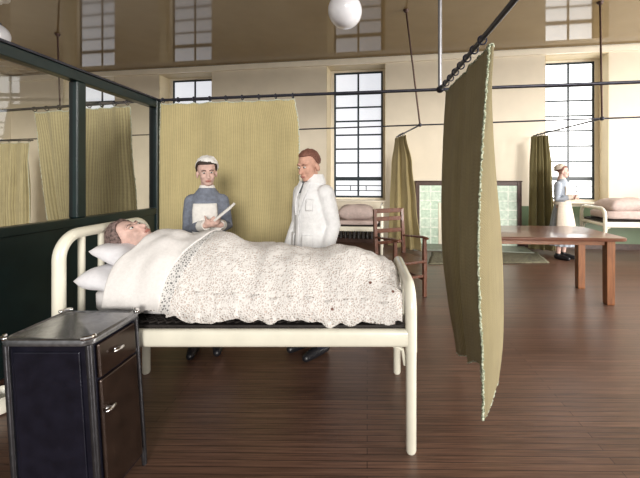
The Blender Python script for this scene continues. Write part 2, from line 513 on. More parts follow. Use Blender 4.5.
# recess linings (jambs and soffit with the recess shade put into the colour)
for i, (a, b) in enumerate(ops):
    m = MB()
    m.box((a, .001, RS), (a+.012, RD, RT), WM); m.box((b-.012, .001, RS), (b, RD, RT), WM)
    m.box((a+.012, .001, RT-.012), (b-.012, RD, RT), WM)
    struct(m, 'trim_%d' % (i+3), 'jamb_shaded')
def window(n, a, b, pane, M=WM, z0=RS, z1=RT, d=RD, margin=None):
    root = bpy.data.objects.new('window_%d' % n, None); COL.objects.link(root); root['kind'] = 'structure'
    root.matrix_world = M @ Matrix.Translation((a, d, z0))
    mg = margin or .095
    # cream wooden surround
    m = MB(); m.box((a, d-.03, z0), (a+mg, d+.06, z1), M); m.box((b-mg, d-.03, z0), (b, d+.06, z1), M)
    m.box((a+mg, d-.03, z1-.06), (b-mg, d+.06, z1), M); m.box((a+mg, d-.03, z0), (b-mg, d+.06, z0+.07), M)
    m.build('surround', 'white_paint', root, smooth=False)
    x0, x1, y0, y1 = a+mg, b-mg, z0+.07, z1-.06
    fw = .045; bar = .022
    m = MB()
    m.box((x0, d-.01, y0), (x0+fw, d+.03, y1), M); m.box((x1-fw, d-.01, y0), (x1, d+.03, y1), M)
    m.box((x0+fw, d-.01, y1-fw), (x1-fw, d+.03, y1), M); m.box((x0+fw, d-.01, y0), (x1-fw, d+.03, y0+fw), M)
    m.build('frame', 'window_iron', root, smooth=False)
    hh = y1-y0
    m = MB(); xc = (x0+x1)/2
    m.box((xc-bar, d-.005, y0+fw), (xc+bar, d+.025, y1-fw), M)
    for fr, t in ((.835, .045), (.72, .02), (.61, .02), (.50, .02), (.388, .02), (.277, .02), (.15, .045)):
        m.box((x0+fw, d-.004, y0+hh*fr-t), (x1-fw, d+.026, y0+hh*fr+t), M)
    for fr in (.055, .095):
        m.box((x0+fw, d, y0+hh*fr-.010), (x1-fw, d+.02, y0+hh*fr+.010), M)
    for q in (.34, .66):
        xx = x0+(x1-x0)*q
        m.box((xx-.01, d+.001, y0+hh*.055), (xx+.01, d+.019, y0+hh*.095), M)
    m.build('glazing_bars', 'window_iron', root, smooth=False)
    MB().box((x0+.01, d+.01, y0+.01), (x1-.01, d+.016, y1-.01), M).build('pane', pane, root, smooth=False)
    m = MB().box((a, -.05 if M is WM else .0, z0), (b, d-.03, z0+.025), M)
    m.build('sill', 'white_paint', root, smooth=False)
    return root
for i, (a, b) in enumerate(ops):
    window(i+1, a, b, 'pane_bright' if i == 3 else 'pane_daylight')
RM = Matrix(((0, 1, 0, XR), (-1, 0, 0, 0), (0, 0, 1, 0), (0, 0, 0, 1)))     # local x -> -Y, local y -> +X
for i, (a, b) in enumerate(RW):
    window(5+i, -b, -a, 'pane_bright', RM, 1.0, 3.9, .2)  # unseen glowing windows, added as a light source on the right

# ------------------------------------------------------------------ fireplace, hearth, rug
def wbox(m, x0, x1, z0, z1, d0, d1):
    return m.box((wall_s(x0), d0, z0), (wall_s(x1), d1, z1), WM)
FZ = 1.42
fire = thing('fireplace', WM @ Vector((wall_s(468), -.06, 0)), 'green tiled fireplace with a dark wooden frame on the back wall', 'fireplace')
m = MB(); sa, sb = wall_s(415.5), wall_s(520)
m.box((sa, -.13, 0), (sa+.09, -.026, FZ), WM); m.box((sb-.09, -.13, 0), (sb, -.026, FZ), WM)
m.box((sa+.09, -.13, FZ-.085), (sb-.09, -.026, FZ), WM)
m.box((sa-.01, -.15, FZ), (sb+.01, -.026, FZ+.02), WM)
m.build('frame', 'frame_wood', fire, smooth=False, bevel=.006)
m = MB()
ia, ib = wall_s(438), wall_s(493)
def tile_panel(u0, u1, z0, z1):
    m.grid(lambda u, v: WM @ Vector((u0+(u1-u0)*u, -.10, z0+(z1-z0)*v)), 1, 1, lambda u, v: ((u1-u0)*u+u0-sa-.1, (z1-z0)*v+z0))
tile_panel(sa+.09, ia, 0, FZ-.085); tile_panel(ib, sb-.09, 0, FZ-.085); tile_panel(ia, ib, .95, FZ-.085)
m.build('tile_panel', 'green_tiles', fire, smooth=False, solid=.03)
m = MB(); m.box((ia, -.125, 0), (ia+.16, -.085, .95), WM); m.box((ib-.16, -.125, 0), (ib, -.085, .95), WM); m.box((ia+.16, -.125, .79), (ib-.16, -.085, .95), WM)
m.build('inner_surround', 'white_paint', fire, smooth=False, bevel=.008)
MB().box((ia+.16, -.11, 0), (ib-.16, -.03, .79), WM).build('fire_opening', 'opening_dark', fire, smooth=False)  # solid dark block filling the opening
hm = MB().box((sa-.05, -.75, 0), (sb+.05, -.135, .035), WM)
tag(hm.build('hearth_slab', 'hearth_stone', smooth=False, bevel=.008), 'grey green stone hearth slab in front of the tiled fireplace', 'hearth')
a, b = atz(428, 264, .012), atz(549, 262.5, .012)
c = atz(537, 252.5, .012); d = atz(432, 252.5, .012)
rug = MB()
def rugf(u, v):
    p = a.lerp(b, u).lerp(d.lerp(c, u), v)
    return p+Vector((noise.noise(p*3)*.02, noise.noise(p*3+Vector((5, 0, 0)))*.02, 0))
rug.grid(rugf, 40, 14)
tag(rug.build('rug', 'rug_weave', solid=.02), 'olive grey woven hearth rug lying on the boards beyond the table', 'rug')

# ------------------------------------------------------------------ rails, rods and curtains
ZR = 2.40
RO = at(160, 100, .9*F/78.0); RO.z = ZR
def main_rail(x):
    k = (x-PX)/F
    Y = (RO.y+.149*RO.x)/(1+.149*k)
    return Vector((k*Y, Y, ZR-max(0, 157-x)*.0004))
A0, A1 = main_rail(-60), main_rail(700)
J = main_rail(440)                       # junction with the side rail
N0 = Vector((J.x-.012*2.4, 1.05, ZR))    # near end of side rail, out of frame
def ring_on(root, p, axis, R=.026, r=.0055):
    MB().torus(Vector(p)-Vector((0, 0, R-.020)), axis, R, r).build('ring', 'ring_metal', root)
rail = thing('curtain_rail', J, 'dark metal curtain rail crossing the ward above the bed with a branch and pole', 'curtain rail')
MB().tube([A0, main_rail(150), main_rail(300), J, A1], .0165, 12).build('cross_rail', 'rail_metal', rail)
MB().tube([J, N0], .017, 12).build('branch_rail', 'rail_metal', rail)
MB().tube([J, Vector((J.x, J.y, CEIL))], .020, 14).build('pole', 'pole_metal', rail, label='pale steel ceiling pole')
MB().ell(J, (.04, .04, .035)).build('junction_knob', 'rail_metal', rail)
MB().tube([N0, Vector((N0.x, N0.y, CEIL))], .020, 14).build('pole', 'pole_metal', rail, label='pale steel ceiling pole')
for x in (-60, 700):
    p = main_rail(x); MB().tube([p, Vector((p.x, p.y, CEIL))], .02, 12).build('pole', 'rod_metal', rail)

def far_rail_pts():
    a = at(420, 125, .9*F/53); a.z = ZR; b = at(602, 118.5, .9*F/59.5); b.z = ZR
    return a, b
fa, fb = far_rail_pts()
fd = (fb-fa)/(fb.x-fa.x)
def far_rail(x):
    k = (x-PX)/F
    X = k*(fa.y-fd.y*fa.x)/(1-fd.y*k)
    return Vector((X, fa.y+fd.y*(X-fa.x), ZR))
frail = thing('curtain_rail', fa, 'thin far curtain rail running in front of the back wall windows', 'curtain rail')
MB().tube([far_rail(-20), far_rail(150), fa, fb, far_rail(720)], .0125, 10).build('cross_rail', 'rail_metal', frail)
def side_rail(p0, x, y):                 # branch going back to the wall
    k = (x-PX)/F
    Y = .9*F/(PY-y)
    q = Vector((k*Y, Y, ZR))
    MB().tube([p0, q], .0145, 10).build('branch_rail', 'rail_metal', frail)
    return q
q1 = side_rail(fa, 396.5, 137)
q2 = side_rail(fb, 533, 136)
def hang_rod(root, top, bot):
    MB().tube([top, bot], .015, 10).build('hanging_rod', 'rod_metal', root)
    MB().lathe((top.x, top.y, CEIL-.05), [(.012, 0), (.035, .012), (.05, .05)], 16).build('ceiling_cup', 'rod_metal', root)
for xt, yt, p in ((406, 10, fa), (600, 2, fb)):
    t = atz(xt, yt, CEIL); hang_rod(frail, t, p); MB().ell(p, (.035, .035, .032)).build('junction_knob', 'rail_metal', frail)
pl = far_rail(61); hang_rod(frail, atz(57.5, 34, CEIL), pl)
MB().ell(pl, (.035, .035, .032)).build('junction_knob', 'rail_metal', frail)
q3 = side_rail(pl, 31, 139)
# left bay branch rail (seen through glass)

def stitching(root, pts, mat='thread_pale', r=.006, step=.02, jit=.004):
    """oversewn edge: one lumpy corded thread running along the hem"""
    out = []; rs = []
    pts = [Vector(p) for p in pts]
    for p, q in zip(pts, pts[1:]):
        n = max(1, int((q-p).length/(step*.5)))
        for k in range(n):
            out.append(p.lerp(q, k/n)+Vector([random.uniform(-jit, jit) for _ in range(3)]))
            rs.append(r*random.uniform(.55, 1.25))
    out.append(pts[-1]); rs.append(r)
    return MB().tube(out, rs, 6).build('hem', mat, root, sharp=180, label='pale green oversewn hem')
def curtain(label, t0, t1, b0, b1, mat, folds=5, amp=.03, nrings=6, group=None, drop=.045, zb=.06, wav=.0, seed=1, left_tab=None, right_tab=None, ring_axis=None, hem=True):
    """cloth from rail points t0-t1 down to b0-b1"""
    t0, t1, b0, b1 = map(Vector, (t0, t1, b0, b1))
    root = thing('bay_curtain', ((b0+b1)/2), label, 'curtain', group)
    ax = (t1-t0).normalized(); nn = Vector((ax.y, -ax.x, 0))
    T0, T1 = t0-Vector((0, 0, drop)), t1-Vector((0, 0, drop))
    width = (T1-T0).length*1.15
    def fn(u, v):
        uu = u
        top = T0.lerp(T1, uu)
        if nrings > 1: top.z -= .012*abs(math.sin(PI*u*(nrings-1)))
        bot = b0.lerp(b1, uu)
        p = top.lerp(bot, v)
        if left_tab: p += ax*sinterp(left_tab, v)*(1-u)
        if right_tab: p += ax*sinterp(right_tab, v)*u
        ph = 2*PI*folds*u+seed
        a = amp*(.35+.65*min(1, v*2.2))
        p += nn*(a*math.sin(ph)+a*.5*math.sin(ph*1.7+2.0+v*1.2))
        p += nn*noise.noise(Vector((u*4+seed*3, v*3, seed)))*amp*.8
        return p
    m = MB().grid(fn, 70, 44, lambda u, v: (u*width, v*2.3))
    c = m.build('cloth', mat, root, solid=.006)
    for i in range(nrings):
        u = i/max(1, nrings-1)*.97+.015
        ring_on(root, t0.lerp(t1, u), ring_axis or ax)
    if hem:
        stitching(root, [fn(1, j/30) for j in range(31)])
        stitching(root, [fn(i/40, 0) for i in range(41)], r=.007, step=.02)
        stitching(root, [fn(0, j/30) for j in range(31)], r=.005)
    return root
# the wide curtain behind the nurse
t0, t1 = main_rail(161), main_rail(295)
b0 = main_rail(158); b0.z = .08; b1 = main_rail(306); b1.z = .08
curtain('broad flat olive curtain hanging right behind the nurse in the grey blue dress', t0, t1, b0, b1, 'curtain_olive',
        folds=2.2, amp=.022, nrings=9, seed=1.3, right_tab=[(0, 0), (.12, .03), (.5, 0), (1, 0)])
# two lengths in the bay behind the glass
t0, t1 = main_rail(34), main_rail(72)
b0 = main_rail(64); b0.z = .1; b1 = main_rail(80); b1.z = .1
curtain('narrow olive curtain seen through the first glass pane, its free edge slanting inward', t0, t1, b0, b1, 'curtain_left', folds=1.6, amp=.035, nrings=4, seed=2.2, group=None)
t0, t1 = main_rail(76), main_rail(128)
b0 = main_rail(70); b0.z = .1; b1 = main_rail(139); b1.z = .1
curtain('olive curtain seen through the second glass pane beside the partition end post', t0, t1, b0, b1, 'curtain_left', folds=2.0, amp=.04, nrings=5, seed=4.1)
# far left, deep behind the glass
e = (q3-pl).normalized()
t1 = q3-e*.05; t0 = q3-e*1.5
b0 = t0.copy(); b0.z = .1; b1 = t1+e*.0; b1.z = .1
curtain('pale olive curtain far behind the glass at the left picture edge', at(-12, 141, q3.y), at(30, 140.5, q3.y), at(-14, 238, q3.y), at(31, 236, q3.y), 'curtain_left', folds=4, amp=.05, nrings=5, seed=.6)
lr = thing('curtain_rail', q3, 'short curtain rail far behind the glass at the left edge', 'curtain rail')
MB().tube([at(-16, 141, q3.y), at(33, 140.4, q3.y)], .0145, 10).build('rail', 'rail_metal', lr)
# two narrow gathered ones by the back wall
def gathered(label, p0, p1, xs_top, xs_bot, ybot, mat, seed, folds):
    d0 = p0.y; d1 = p1.y
    b0 = at(xs_bot[0], ybot, 7.45); b1 = at(xs_bot[1], ybot, 7.05)
    b0.z = b1.z = .05
    return curtain(label, p0, p1, b0, b1, mat, folds=folds, amp=.06, nrings=4, seed=seed, hem=False)
e1 = (q1-fa).normalized()
def rail_at(p, q, x):
    k = (x-PX)/F                       # point of the line p-q seen in pixel column x
    n, dn = k*p.y-p.x, (q.x-p.x)-k*(q.y-p.y)
    return p.lerp(q, n/dn)
w1a, w1b = rail_at(fa, q1, 397.5), rail_at(fa, q1, 408)
def col_curtain(label, pa, pb, tabL, tabR, d0, d1, mat, folds, amp, seed, nr, zbot=.05):
    """edges given by pixel columns at heights; depths d0 (left) .. d1 (right)"""
    root = thing('bay_curtain', Vector(((tabL[-1][1]-PX)/F*d0, (d0+d1)/2, zbot)), label, 'curtain')
    def fn(u, v):
        z = (ZR-.045)+(zbot-ZR+.045)*v
        d = d0+(d1-d0)*u
        xa, xb = sinterp(tabL, v), sinterp(tabR, v)
        ph = 2*PI*folds*u+seed
        x = xa+(xb-xa)*u
        p = Vector(((x-PX)/F*d, d, z))
        p.y += amp*(.5+.5*min(1, v*2))*math.sin(ph)+amp*.4*math.sin(ph*1.9+v*2)
        return p
    MB().grid(fn, 48, 40, lambda u, v: (u*1.1, v*2.3)).build('cloth', mat, root, solid=.006)
    for i in range(nr):
        ring_on(root, pa.lerp(pb, (i+.5)/nr), pb-pa)
    return root
col_curtain('olive curtain gathered beside the second window behind the armchair', rail_at(fa, q1, 398.5), rail_at(fa, q1, 404),
            [(0, 395), (.25, 391.5), (.6, 390), (1, 388)], [(0, 406), (.25, 412), (.6, 416), (1, 421)], 7.3, 6.75, 'curtain_olive', 2.6, .05, .4, 3)
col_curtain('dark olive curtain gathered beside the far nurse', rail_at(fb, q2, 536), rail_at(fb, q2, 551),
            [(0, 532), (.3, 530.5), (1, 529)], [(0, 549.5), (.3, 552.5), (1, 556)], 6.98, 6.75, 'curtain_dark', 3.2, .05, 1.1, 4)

# near curtain on the branch rail
nc = thing('bay_curtain', (.85, 2.4, .08), 'near olive curtain hanging edge on in front of the table, its stitched hem towards us', 'curtain')
ZS = [2.36, 2.1, 1.8, 1.5, 1.2, .8, .4, .08]
C0 = ([446, 444.5, 443, 442, 441.5, 443, 449, 456.5], [3.36, 3.26, 3.18, 3.12, 3.08, 3.0, 2.9, 2.77])
C1 = ([463, 461, 459, 457.5, 457, 458, 463, 470], [2.78, 2.72, 2.68, 2.65, 2.63, 2.58, 2.5, 2.42])
C2 = ([489, 486.5, 483, 480.5, 478.5, 479, 482.5, 483], [2.19, 2.18, 2.18, 2.17, 2.16, 2.12, 2.08, 2.03])
C3 = ([493.5, 491.5, 493, 496, 500, 503, 502.5, 496], [2.21, 2.24, 2.28, 2.31, 2.33, 2.3, 2.24, 2.14])
BOT = [.083, .20, .08, .13]
def colp(c, z):
    i = 0
    while i < len(ZS)-2 and z < ZS[i+1]: i += 1
    t = (ZS[i]-z)/(ZS[i]-ZS[i+1])
    T = (i+t)/(len(ZS)-1)
    x, d = catmull(c[0], T), catmull(c[1], T)
    return Vector(((x-PX)/F*d, d, z))
def near_left(u, v):
    zb = sinterp([(0, .083), (.5, .2), (.93, .33), (1, .06)], u)
    zt = ZR-.045-.014*abs(math.sin(PI*u*6))
    z = zt+(zb-zt)*v
    zc = max(z, .08)
    a, b, c = colp(C0, zc), colp(C1, zc), colp(C2, zc)
    p = (a*(1-u)**2+b*2*u*(1-u)+c*u**2)*.45+(a.lerp(b, u*2) if u < .5 else b.lerp(c, u*2-1))*.55
    p.z = z
    f = math.sin(PI*u)
    p.x += f*(.016*math.sin(2*PI*2.3*u+.5)+.012*math.sin(2*PI*4*u+v*2))*(.5+v)
    return p
def near_right(u, v):
    zb = sinterp([(0, .06), (1, .20)], u)
    zt = ZR-.045
    z = zt+(zb-zt)*v
    zc = max(z, .08)
    a, b = colp(C2, zc), colp(C3, zc)
    p = a.lerp(b, u); p.z = z
    p.y -= math.sin(PI*u)*.02
    return p
def both(u, v):
    return near_left(u/.72, v) if u <= .72 else near_right((u-.72)/.28, v)
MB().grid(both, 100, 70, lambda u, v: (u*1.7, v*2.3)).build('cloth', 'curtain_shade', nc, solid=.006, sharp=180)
stitching(nc, [near_left(1, j/60)+Vector((-.003, -.010, 0)) for j in range(61)], 'thread_speckled', r=.0085, step=.018, jit=.004)
stitching(nc, [near_left(i/30, 0) for i in range(31)]+[near_right(i/6, 0) for i in range(7)], 'thread_speckled', r=.009, step=.022)
stitching(nc, [near_right(i/10, 1) for i in range(11)], r=.005, step=.015)
stitching(nc, [near_left(i/24, 1) for i in range(25)], r=.005, step=.02)
for i in range(8):
    y = 3.36+(2.2-3.36)*i/7
    ring_on(nc, (J.x-.012*(J.y-y), y, ZR), (0, 1, 0), R=.028)

# ------------------------------------------------------------------ glazed partition on the left
PE = at(156, 102, .9*F/78.0); PE.z = 0
pd = Vector((.066, 1, 0)).normalized(); pn = Vector((pd.y, -pd.x, 0))
PM = Matrix(((pd.x, pn.x, 0, PE.x), (pd.y, pn.y, 0, PE.y), (0, 0, 1, 0), (0, 0, 0, 1)))   # local x runs along the partition (negative = towards us)
part = thing('glazed_partition', PE, 'dark green glazed partition with two glass panes along the left side of the bed', 'partition')
LEN = -3.4; ZG = 1.16
def px_s(x):        # pixel column -> local x along the partition
    k = (x-PX)/F
    t = (k*PE.y-PE.x)/(pd.x-k*pd.y)
    return t
sm = px_s(77.5)
m = MB().box((LEN, -.03, .0), (0, .03, ZG-.07), PM)
m.build('lower_panel', 'partition_green', part, smooth=False)
MB().box((LEN, -.045, ZG-.07), (0, .045, ZG), PM).build('sill_rail', 'partition_green', part, smooth=False, bevel=.008)
def ztop(s): return 2.385-.022*s
m = MB()
def skewbox(s0, s1, d, za, zb):
    vs = []
    for zf in (za, zb):
        vs += [PM @ Vector((s0, -d, zf(s0))), PM @ Vector((s1, -d, zf(s1))), PM @ Vector((s1, d, zf(s1))), PM @ Vector((s0, d, zf(s0)))]
    m.add(vs, [(0,3,2,1),(4,5,6,7),(0,1,5,4),(1,2,6,5),(2,3,7,6),(3,0,4,7)])
skewbox(LEN, .03, .045, lambda s: ztop(s)-.085, lambda s: ztop(s))
m.build('top_rail', 'partition_green', part, smooth=False, bevel=.006)
m = MB(); skewbox(LEN, .03, .06, lambda s: ztop(s), lambda s: ztop(s)+.02)
m.build('capping', 'rail_metal', part, smooth=False, bevel=.004)
for s, hw in ((sm, .045), (-.02, .03), (LEN+.05, .045)):
    MB().box((s-hw, -.04, ZG), (s+hw, .04, ztop(s)-.085), PM).build('post', 'partition_green', part, smooth=False, bevel=.01)
MB().box((-.05, -.05, 0), (.0, .05, 2.40), PM).build('end_post', 'partition_green', part, smooth=False, bevel=.006)
for s0, s1 in ((LEN+.09, sm-.045), (sm+.045, -.05)):
    m = MB(); m.add([PM @ Vector(p) for p in ((s0, 0, ZG), (s1, 0, ZG), (s1, 0, ztop(s1)-.085), (s0, 0, ztop(s0)-.085))], [(0, 1, 2, 3)])
    m.build('glass_pane', 'partition_glass', part, smooth=False, recalc=False)
MB().box((LEN, .03, 0), (0, .045, .13), PM).build('kick_board', 'frame_wood', part, smooth=False)

# ------------------------------------------------------------------ globe lamps
def globe_lamp(x, y, d, label, r=.215):
    c = at(x, y, d)
    root = thing('globe_lamp', (c.x, c.y, c.z-r), label, 'ceiling lamp', 'white globe lamps on the ceiling')
    MB().lathe((c.x, c.y, CEIL-.10), [(.06, 0), (.09, .02), (.10, .05), (.17, .075), (.18, .10)], 28).build('ceiling_rose', 'rose_plaster', root)
    zt = c.z+r*.9
    MB().lathe((c.x, c.y, zt), [(.075, -.01), (.085, .02), (.05, .05), (.035, .08), (.03, CEIL-.09-zt)], 24).build('gallery', 'ring_metal', root)
    MB().ell(c, (r, r, r), None, 36, 20).build('globe', 'opal_glass', root)
    return root
globe_lamp(345, 11, 4.25, 'white glass globe lamp above the doctor at the top of the picture', .213)
globe_lamp(-6, 35, 5.25, 'white glass globe lamp at the left picture edge behind the partition rail', .19)

# ------------------------------------------------------------------ beds
BW, BL = .754, 1.927
def make_bed(name, label, zs=1.0):
    """local frame: x from head (0) to foot (BL), y from near (0) to far (BW)"""
    root = thing(name, (0, 0, 0), label, 'bed')
    def end_frame(x, zt, r, nm, n_spin, zlo):
        R = .13; pts = []
        pts.append((x, 0, (.55)*zs)); pts.append((x, 0, zt-R))
        for k in range(1, 8):
            a = PI/2*k/8; pts.append((x, R-R*math.cos(a), zt-R+R*math.sin(a)))
        pts.append((x, R, zt)); pts.append((x, BW-R, zt))
        for k in range(1, 8):
            a = PI/2*k/8; pts.append((x, BW-R+R*math.sin(a), zt-R+R*math.cos(a)))
        pts.append((x, BW, zt-R)); pts.append((x, BW, .55*zs))
        fr = MB().tube(pts, r, 14).build(nm, 'bed_enamel', root, local=True)
        for i in range(n_spin):
            y = .15+(BW-.30)*i/(n_spin-1)
            MB().tube([(x, y, zlo), (x, y, zt-.005)], .019, 10).build('spindle', 'bed_enamel', fr, local=True)
        MB().box((x-.02, .02, zlo-.03), (x+.02, BW-.02, zlo+.02)).build('cross_bar', 'bed_enamel', fr, local=True, bevel=.012)
        for y in (0, BW):
            MB().tube([(x, y, .55*zs), (x, y, .012), (x, y, 0)], [r*.93, r*.9, r*.72], 14).build('leg', 'bed_enamel', root, local=True)
    rz = .627*zs
    end_frame(0, 1.18*zs, .031, 'headboard', 4, rz)
    end_frame(BL, .895*zs, .032, 'footboard', 4, rz)
    for y in (0, BW):
        m = MB()
        sec = [(.026*math.copysign(abs(math.cos(t))**.6, math.cos(t)), .047*math.copysign(abs(math.sin(t))**.6, math.sin(t))) for t in [2*PI*k/16 for k in range(16)]]
        m.loft([[(x, y+a, rz+b) for a, b in sec] for x in (.02, BL-.02)])
        m.build('side_rail', 'bed_enamel', root, local=True)
        # gusset under the foot corner
        m = MB().tube([(BL-.10, y+(.02 if y == 0 else -.02), rz-.05), (BL-.045, y+(.02 if y == 0 else -.02), rz-.075), (BL-.03, y+(.02 if y == 0 else -.02), rz-.16)], .011, 8)
        m.build('corner_brace', 'bed_enamel', root, local=True)
    m = MB()
    for i in range(-14, 54):
        x0 = i*.048
        for sx in (1, -1):
            p, q = Vector((x0, .03, rz+.07*zs)), Vector((x0+sx*(BW-.06), BW-.03, rz+.07*zs))
            # clip to the bed
            t0, t1 = 0, 1
            for lim, sg in ((.04, 1), (BL-.04, -1)):
                a, b = (p.x-lim)*sg, (q.x-lim)*sg
                if a < 0 and b < 0: t1 = -1
                elif a < 0: t0 = max(t0, a/(a-b))
                elif b < 0: t1 = min(t1, a/(a-b))
            if t1-t0 > .02: m.tube([p.lerp(q, t0), p.lerp(q, t1)], .005, 5)
    m.build('wire_mesh', 'wire_dark', root, local=True)
    m = MB().box((.03, .028, rz+.03*zs), (BL-.03, BW-.028, rz+.055*zs))
    m.build('base_panel', 'wire_dark', root, local=True, smooth=False)
    return root
def place(root, x, y, rz): 
    root.matrix_world = Matrix.Translation((x, y, 0)) @ Matrix.Rotation(rz, 4, 'Z')
BX0 = (59-PX)/F*1.861; BY0 = 1.861
bed = make_bed('hospital_bed', 'cream enamel iron hospital bed in the foreground with the patient in it')
low = make_bed('hospital_bed', 'low cream iron bed behind the doctor under the second window', .80)
far = copy_tree(bed)
for sp in [o for ch in far.children for o in ch.children if o.name.startswith('spindle')]: bpy.data.objects.remove(sp)
far['label'] = 'cream iron bed at the right picture edge beyond the table'
place(bed, BX0, BY0, 0)
# low bed: head at the right
hp = atz(381.5, 255)
a = PI+math.radians(-5)
place(low, hp.x+BW*math.sin(a), hp.y-BW*math.cos(a), a)
fp = atz(605, 262)
a2 = math.radians(-5)
far.matrix_world = Matrix.Translation((fp.x, fp.y, 0)) @ Matrix.Rotation(a2, 4, 'Z') @ Matrix.Diagonal((1, 1, 1.06, 1))
# right bed shows a low end on the left: turn it round
far.matrix_world = Matrix.Translation((fp.x+BL*math.cos(a2)-BW*math.sin(a2), fp.y+BL*math.sin(a2)+BW*math.cos(a2), 0)) @ Matrix.Rotation(a2+PI, 4, 'Z') @ Matrix.Diagonal((1, 1, 1.06, 1))

def rounded_slab(x0, x1, y0, y1, z0, z1, M=None, soft=.35, puff=0.0, seed=0, nz=.008):
    m = MB(); cx, cy, cz = (x0+x1)/2, (y0+y1)/2, (z0+z1)/2
    hx, hy, hz = (x1-x0)/2, (y1-y0)/2, (z1-z0)/2
    nu, nv = 40, 20; vs = []
    e1, e2 = soft, soft
    sp = lambda c, e: math.copysign(abs(c)**e, c)
    rings = []
    for j in range(nv+1):
        th = -PI/2+PI*j/nv
        th = max(-PI/2+.02, min(PI/2-.02, th))
        r = []
        for k in range(nu):
            ph = 2*PI*k/nu
            p = Vector((hx*sp(math.cos(th), e1)*sp(math.cos(ph), e2), hy*sp(math.cos(th), e1)*sp(math.sin(ph), e2), hz*sp(math.sin(th), e1)))
            if puff:
                q = 1-(p.x/hx)**4*.55; q2 = 1-(p.y/hy)**4*.55
                p.z *= q*q2
            p += Vector((1, 1, 1))*noise.noise(p*9+Vector((seed, seed*2, 0)))*nz
            p += Vector((cx, cy, cz))
            r.append(M @ p if M is not None else p)
        rings.append(r)
    return m.loft(rings)
def pillow_mesh(hx, hy, hz, M, seed=0):
    m = MB(); n = 26
    def surf(sg):
        def fn(u, v):
            a, b = u*2-1, v*2-1
            # pincushion outline
            q = math.sqrt(1-.10*b**4*a**4); x = hx*a*q*(1-.02*(1-b*b)); y = hy*b*q*(1-.02*(1-a*a))
            h = hz*max(0, (1-a**4))**.5*max(0, (1-b**4))**.5
            z = sg*h+noise.noise(Vector((a*2, b*2, seed+sg)))*.014*min(1, h/hz*1.5)
            return M @ Vector((x, y, z))
        return fn
    m.grid(surf(1), n, n); m.grid(surf(-1), n, n)
    return m
def weld(o, d=.0008):
    bm = bmesh.new(); bm.from_mesh(o.data); bmesh.ops.remove_doubles(bm, verts=bm.verts, dist=d)
    bmesh.ops.recalc_face_normals(bm, faces=bm.faces); bm.to_mesh(o.data); bm.free()
    for p in o.data.polygons: p.use_smooth = True
def pillow(label, M, hx, hy, hz, mat, seed, group=None, cat='pillow'):
    o = pillow_mesh(hx, hy, hz, M, seed).build('pillow', mat, sharp=180, origin=M.translation)
    weld(o); return tag(o, label, cat, group)
# foreground mattress
mt = rounded_slab(BX0+.05, BX0+BL-.05, BY0+.09, BY0+BW-.06, .703, .845, soft=.3)
tag(mt.build('mattress', 'mattress_ticking', sharp=180, origin=(BX0+BL/2, BY0+BW/2, .703)), 'white mattress on the foreground bed under the lace cover', 'mattress')
def tilt(c, ry, rx=0, rz=0):
    return Matrix.Translation(Vector(c)) @ Matrix.Rotation(rz, 4, 'Z') @ Matrix.Rotation(ry, 4, 'Y') @ Matrix.Rotation(rx, 4, 'X')
pillow('lower white pillow resting on the mattress at the head of the bed', tilt((BX0+.215, BY0+.365, .885), math.radians(10), 0, math.radians(2)), .205, .325, .075, 'pillow_white', 1)
pillow('upper white pillow under the head of the patient', tilt((BX0+.212, BY0+.42, 1.0), math.radians(20), 0, math.radians(3)), .205, .28, .062, 'pillow_white', 5)
# low bed pillow and mattress
LM = low.matrix_world.copy()
o = rounded_slab(.06, BL-.06, .05, BW-.05, .564, .66, LM, soft=.3).build('mattress', 'pink_cloth', sharp=180, origin=LM @ Vector((BL/2, BW/2, .564)))
tag(o, 'pinkish mattress on the low bed under the second window', 'mattress')
pillow('plump pale pink pillow on the low bed behind the doctor', LM @ tilt((.52, .40, .80), 0), .36, .30, .155, 'pink_cloth', 3)
# right bed
FM = Matrix.Translation((fp.x, fp.y, 0)) @ Matrix.Rotation(a2, 4, 'Z')     # near left corner of the right bed
o = rounded_slab(.06, BL-.06, .05, BW-.05, .742, .91, FM, soft=.35).build('mattress', 'pink_cloth', sharp=180, origin=FM @ Vector((BL/2, BW/2, .742)))
tag(o, 'pinkish mattress on the bed at the right picture edge', 'mattress')
pillow('plump pink grey pillow on the bed at the right picture edge', FM @ tilt((.50, .36, 1.00), math.radians(-4)), .36, .31, .125, 'pink_cloth', 8)

# radiator under the second window
ra, rb = ops[2][0]+.02, ops[2][1]-.05
rad = thing('radiator', WM @ Vector(((ra+rb)/2, -.1, 0)), 'dark column radiator under the second window behind the low bed', 'radiator')
n = 13
for i in range(n):
    s = ra+(rb-ra)*(i+.5)/n
    MB().box((s-.026, -.17, .10), (s+.026, -.03, .56), WM).build('column', 'radiator_dark', rad, smooth=False, bevel=.02)
MB().tube([WM @ Vector((ra, -.1, .16)), WM @ Vector((rb, -.1, .16))], .018, 8).build('pipe', 'radiator_dark', rad)
for s in (ra+.04, rb-.04):
    MB().box((s-.02, -.14, 0), (s+.02, -.06, .11), WM).build('foot', 'radiator_dark', rad, smooth=False)

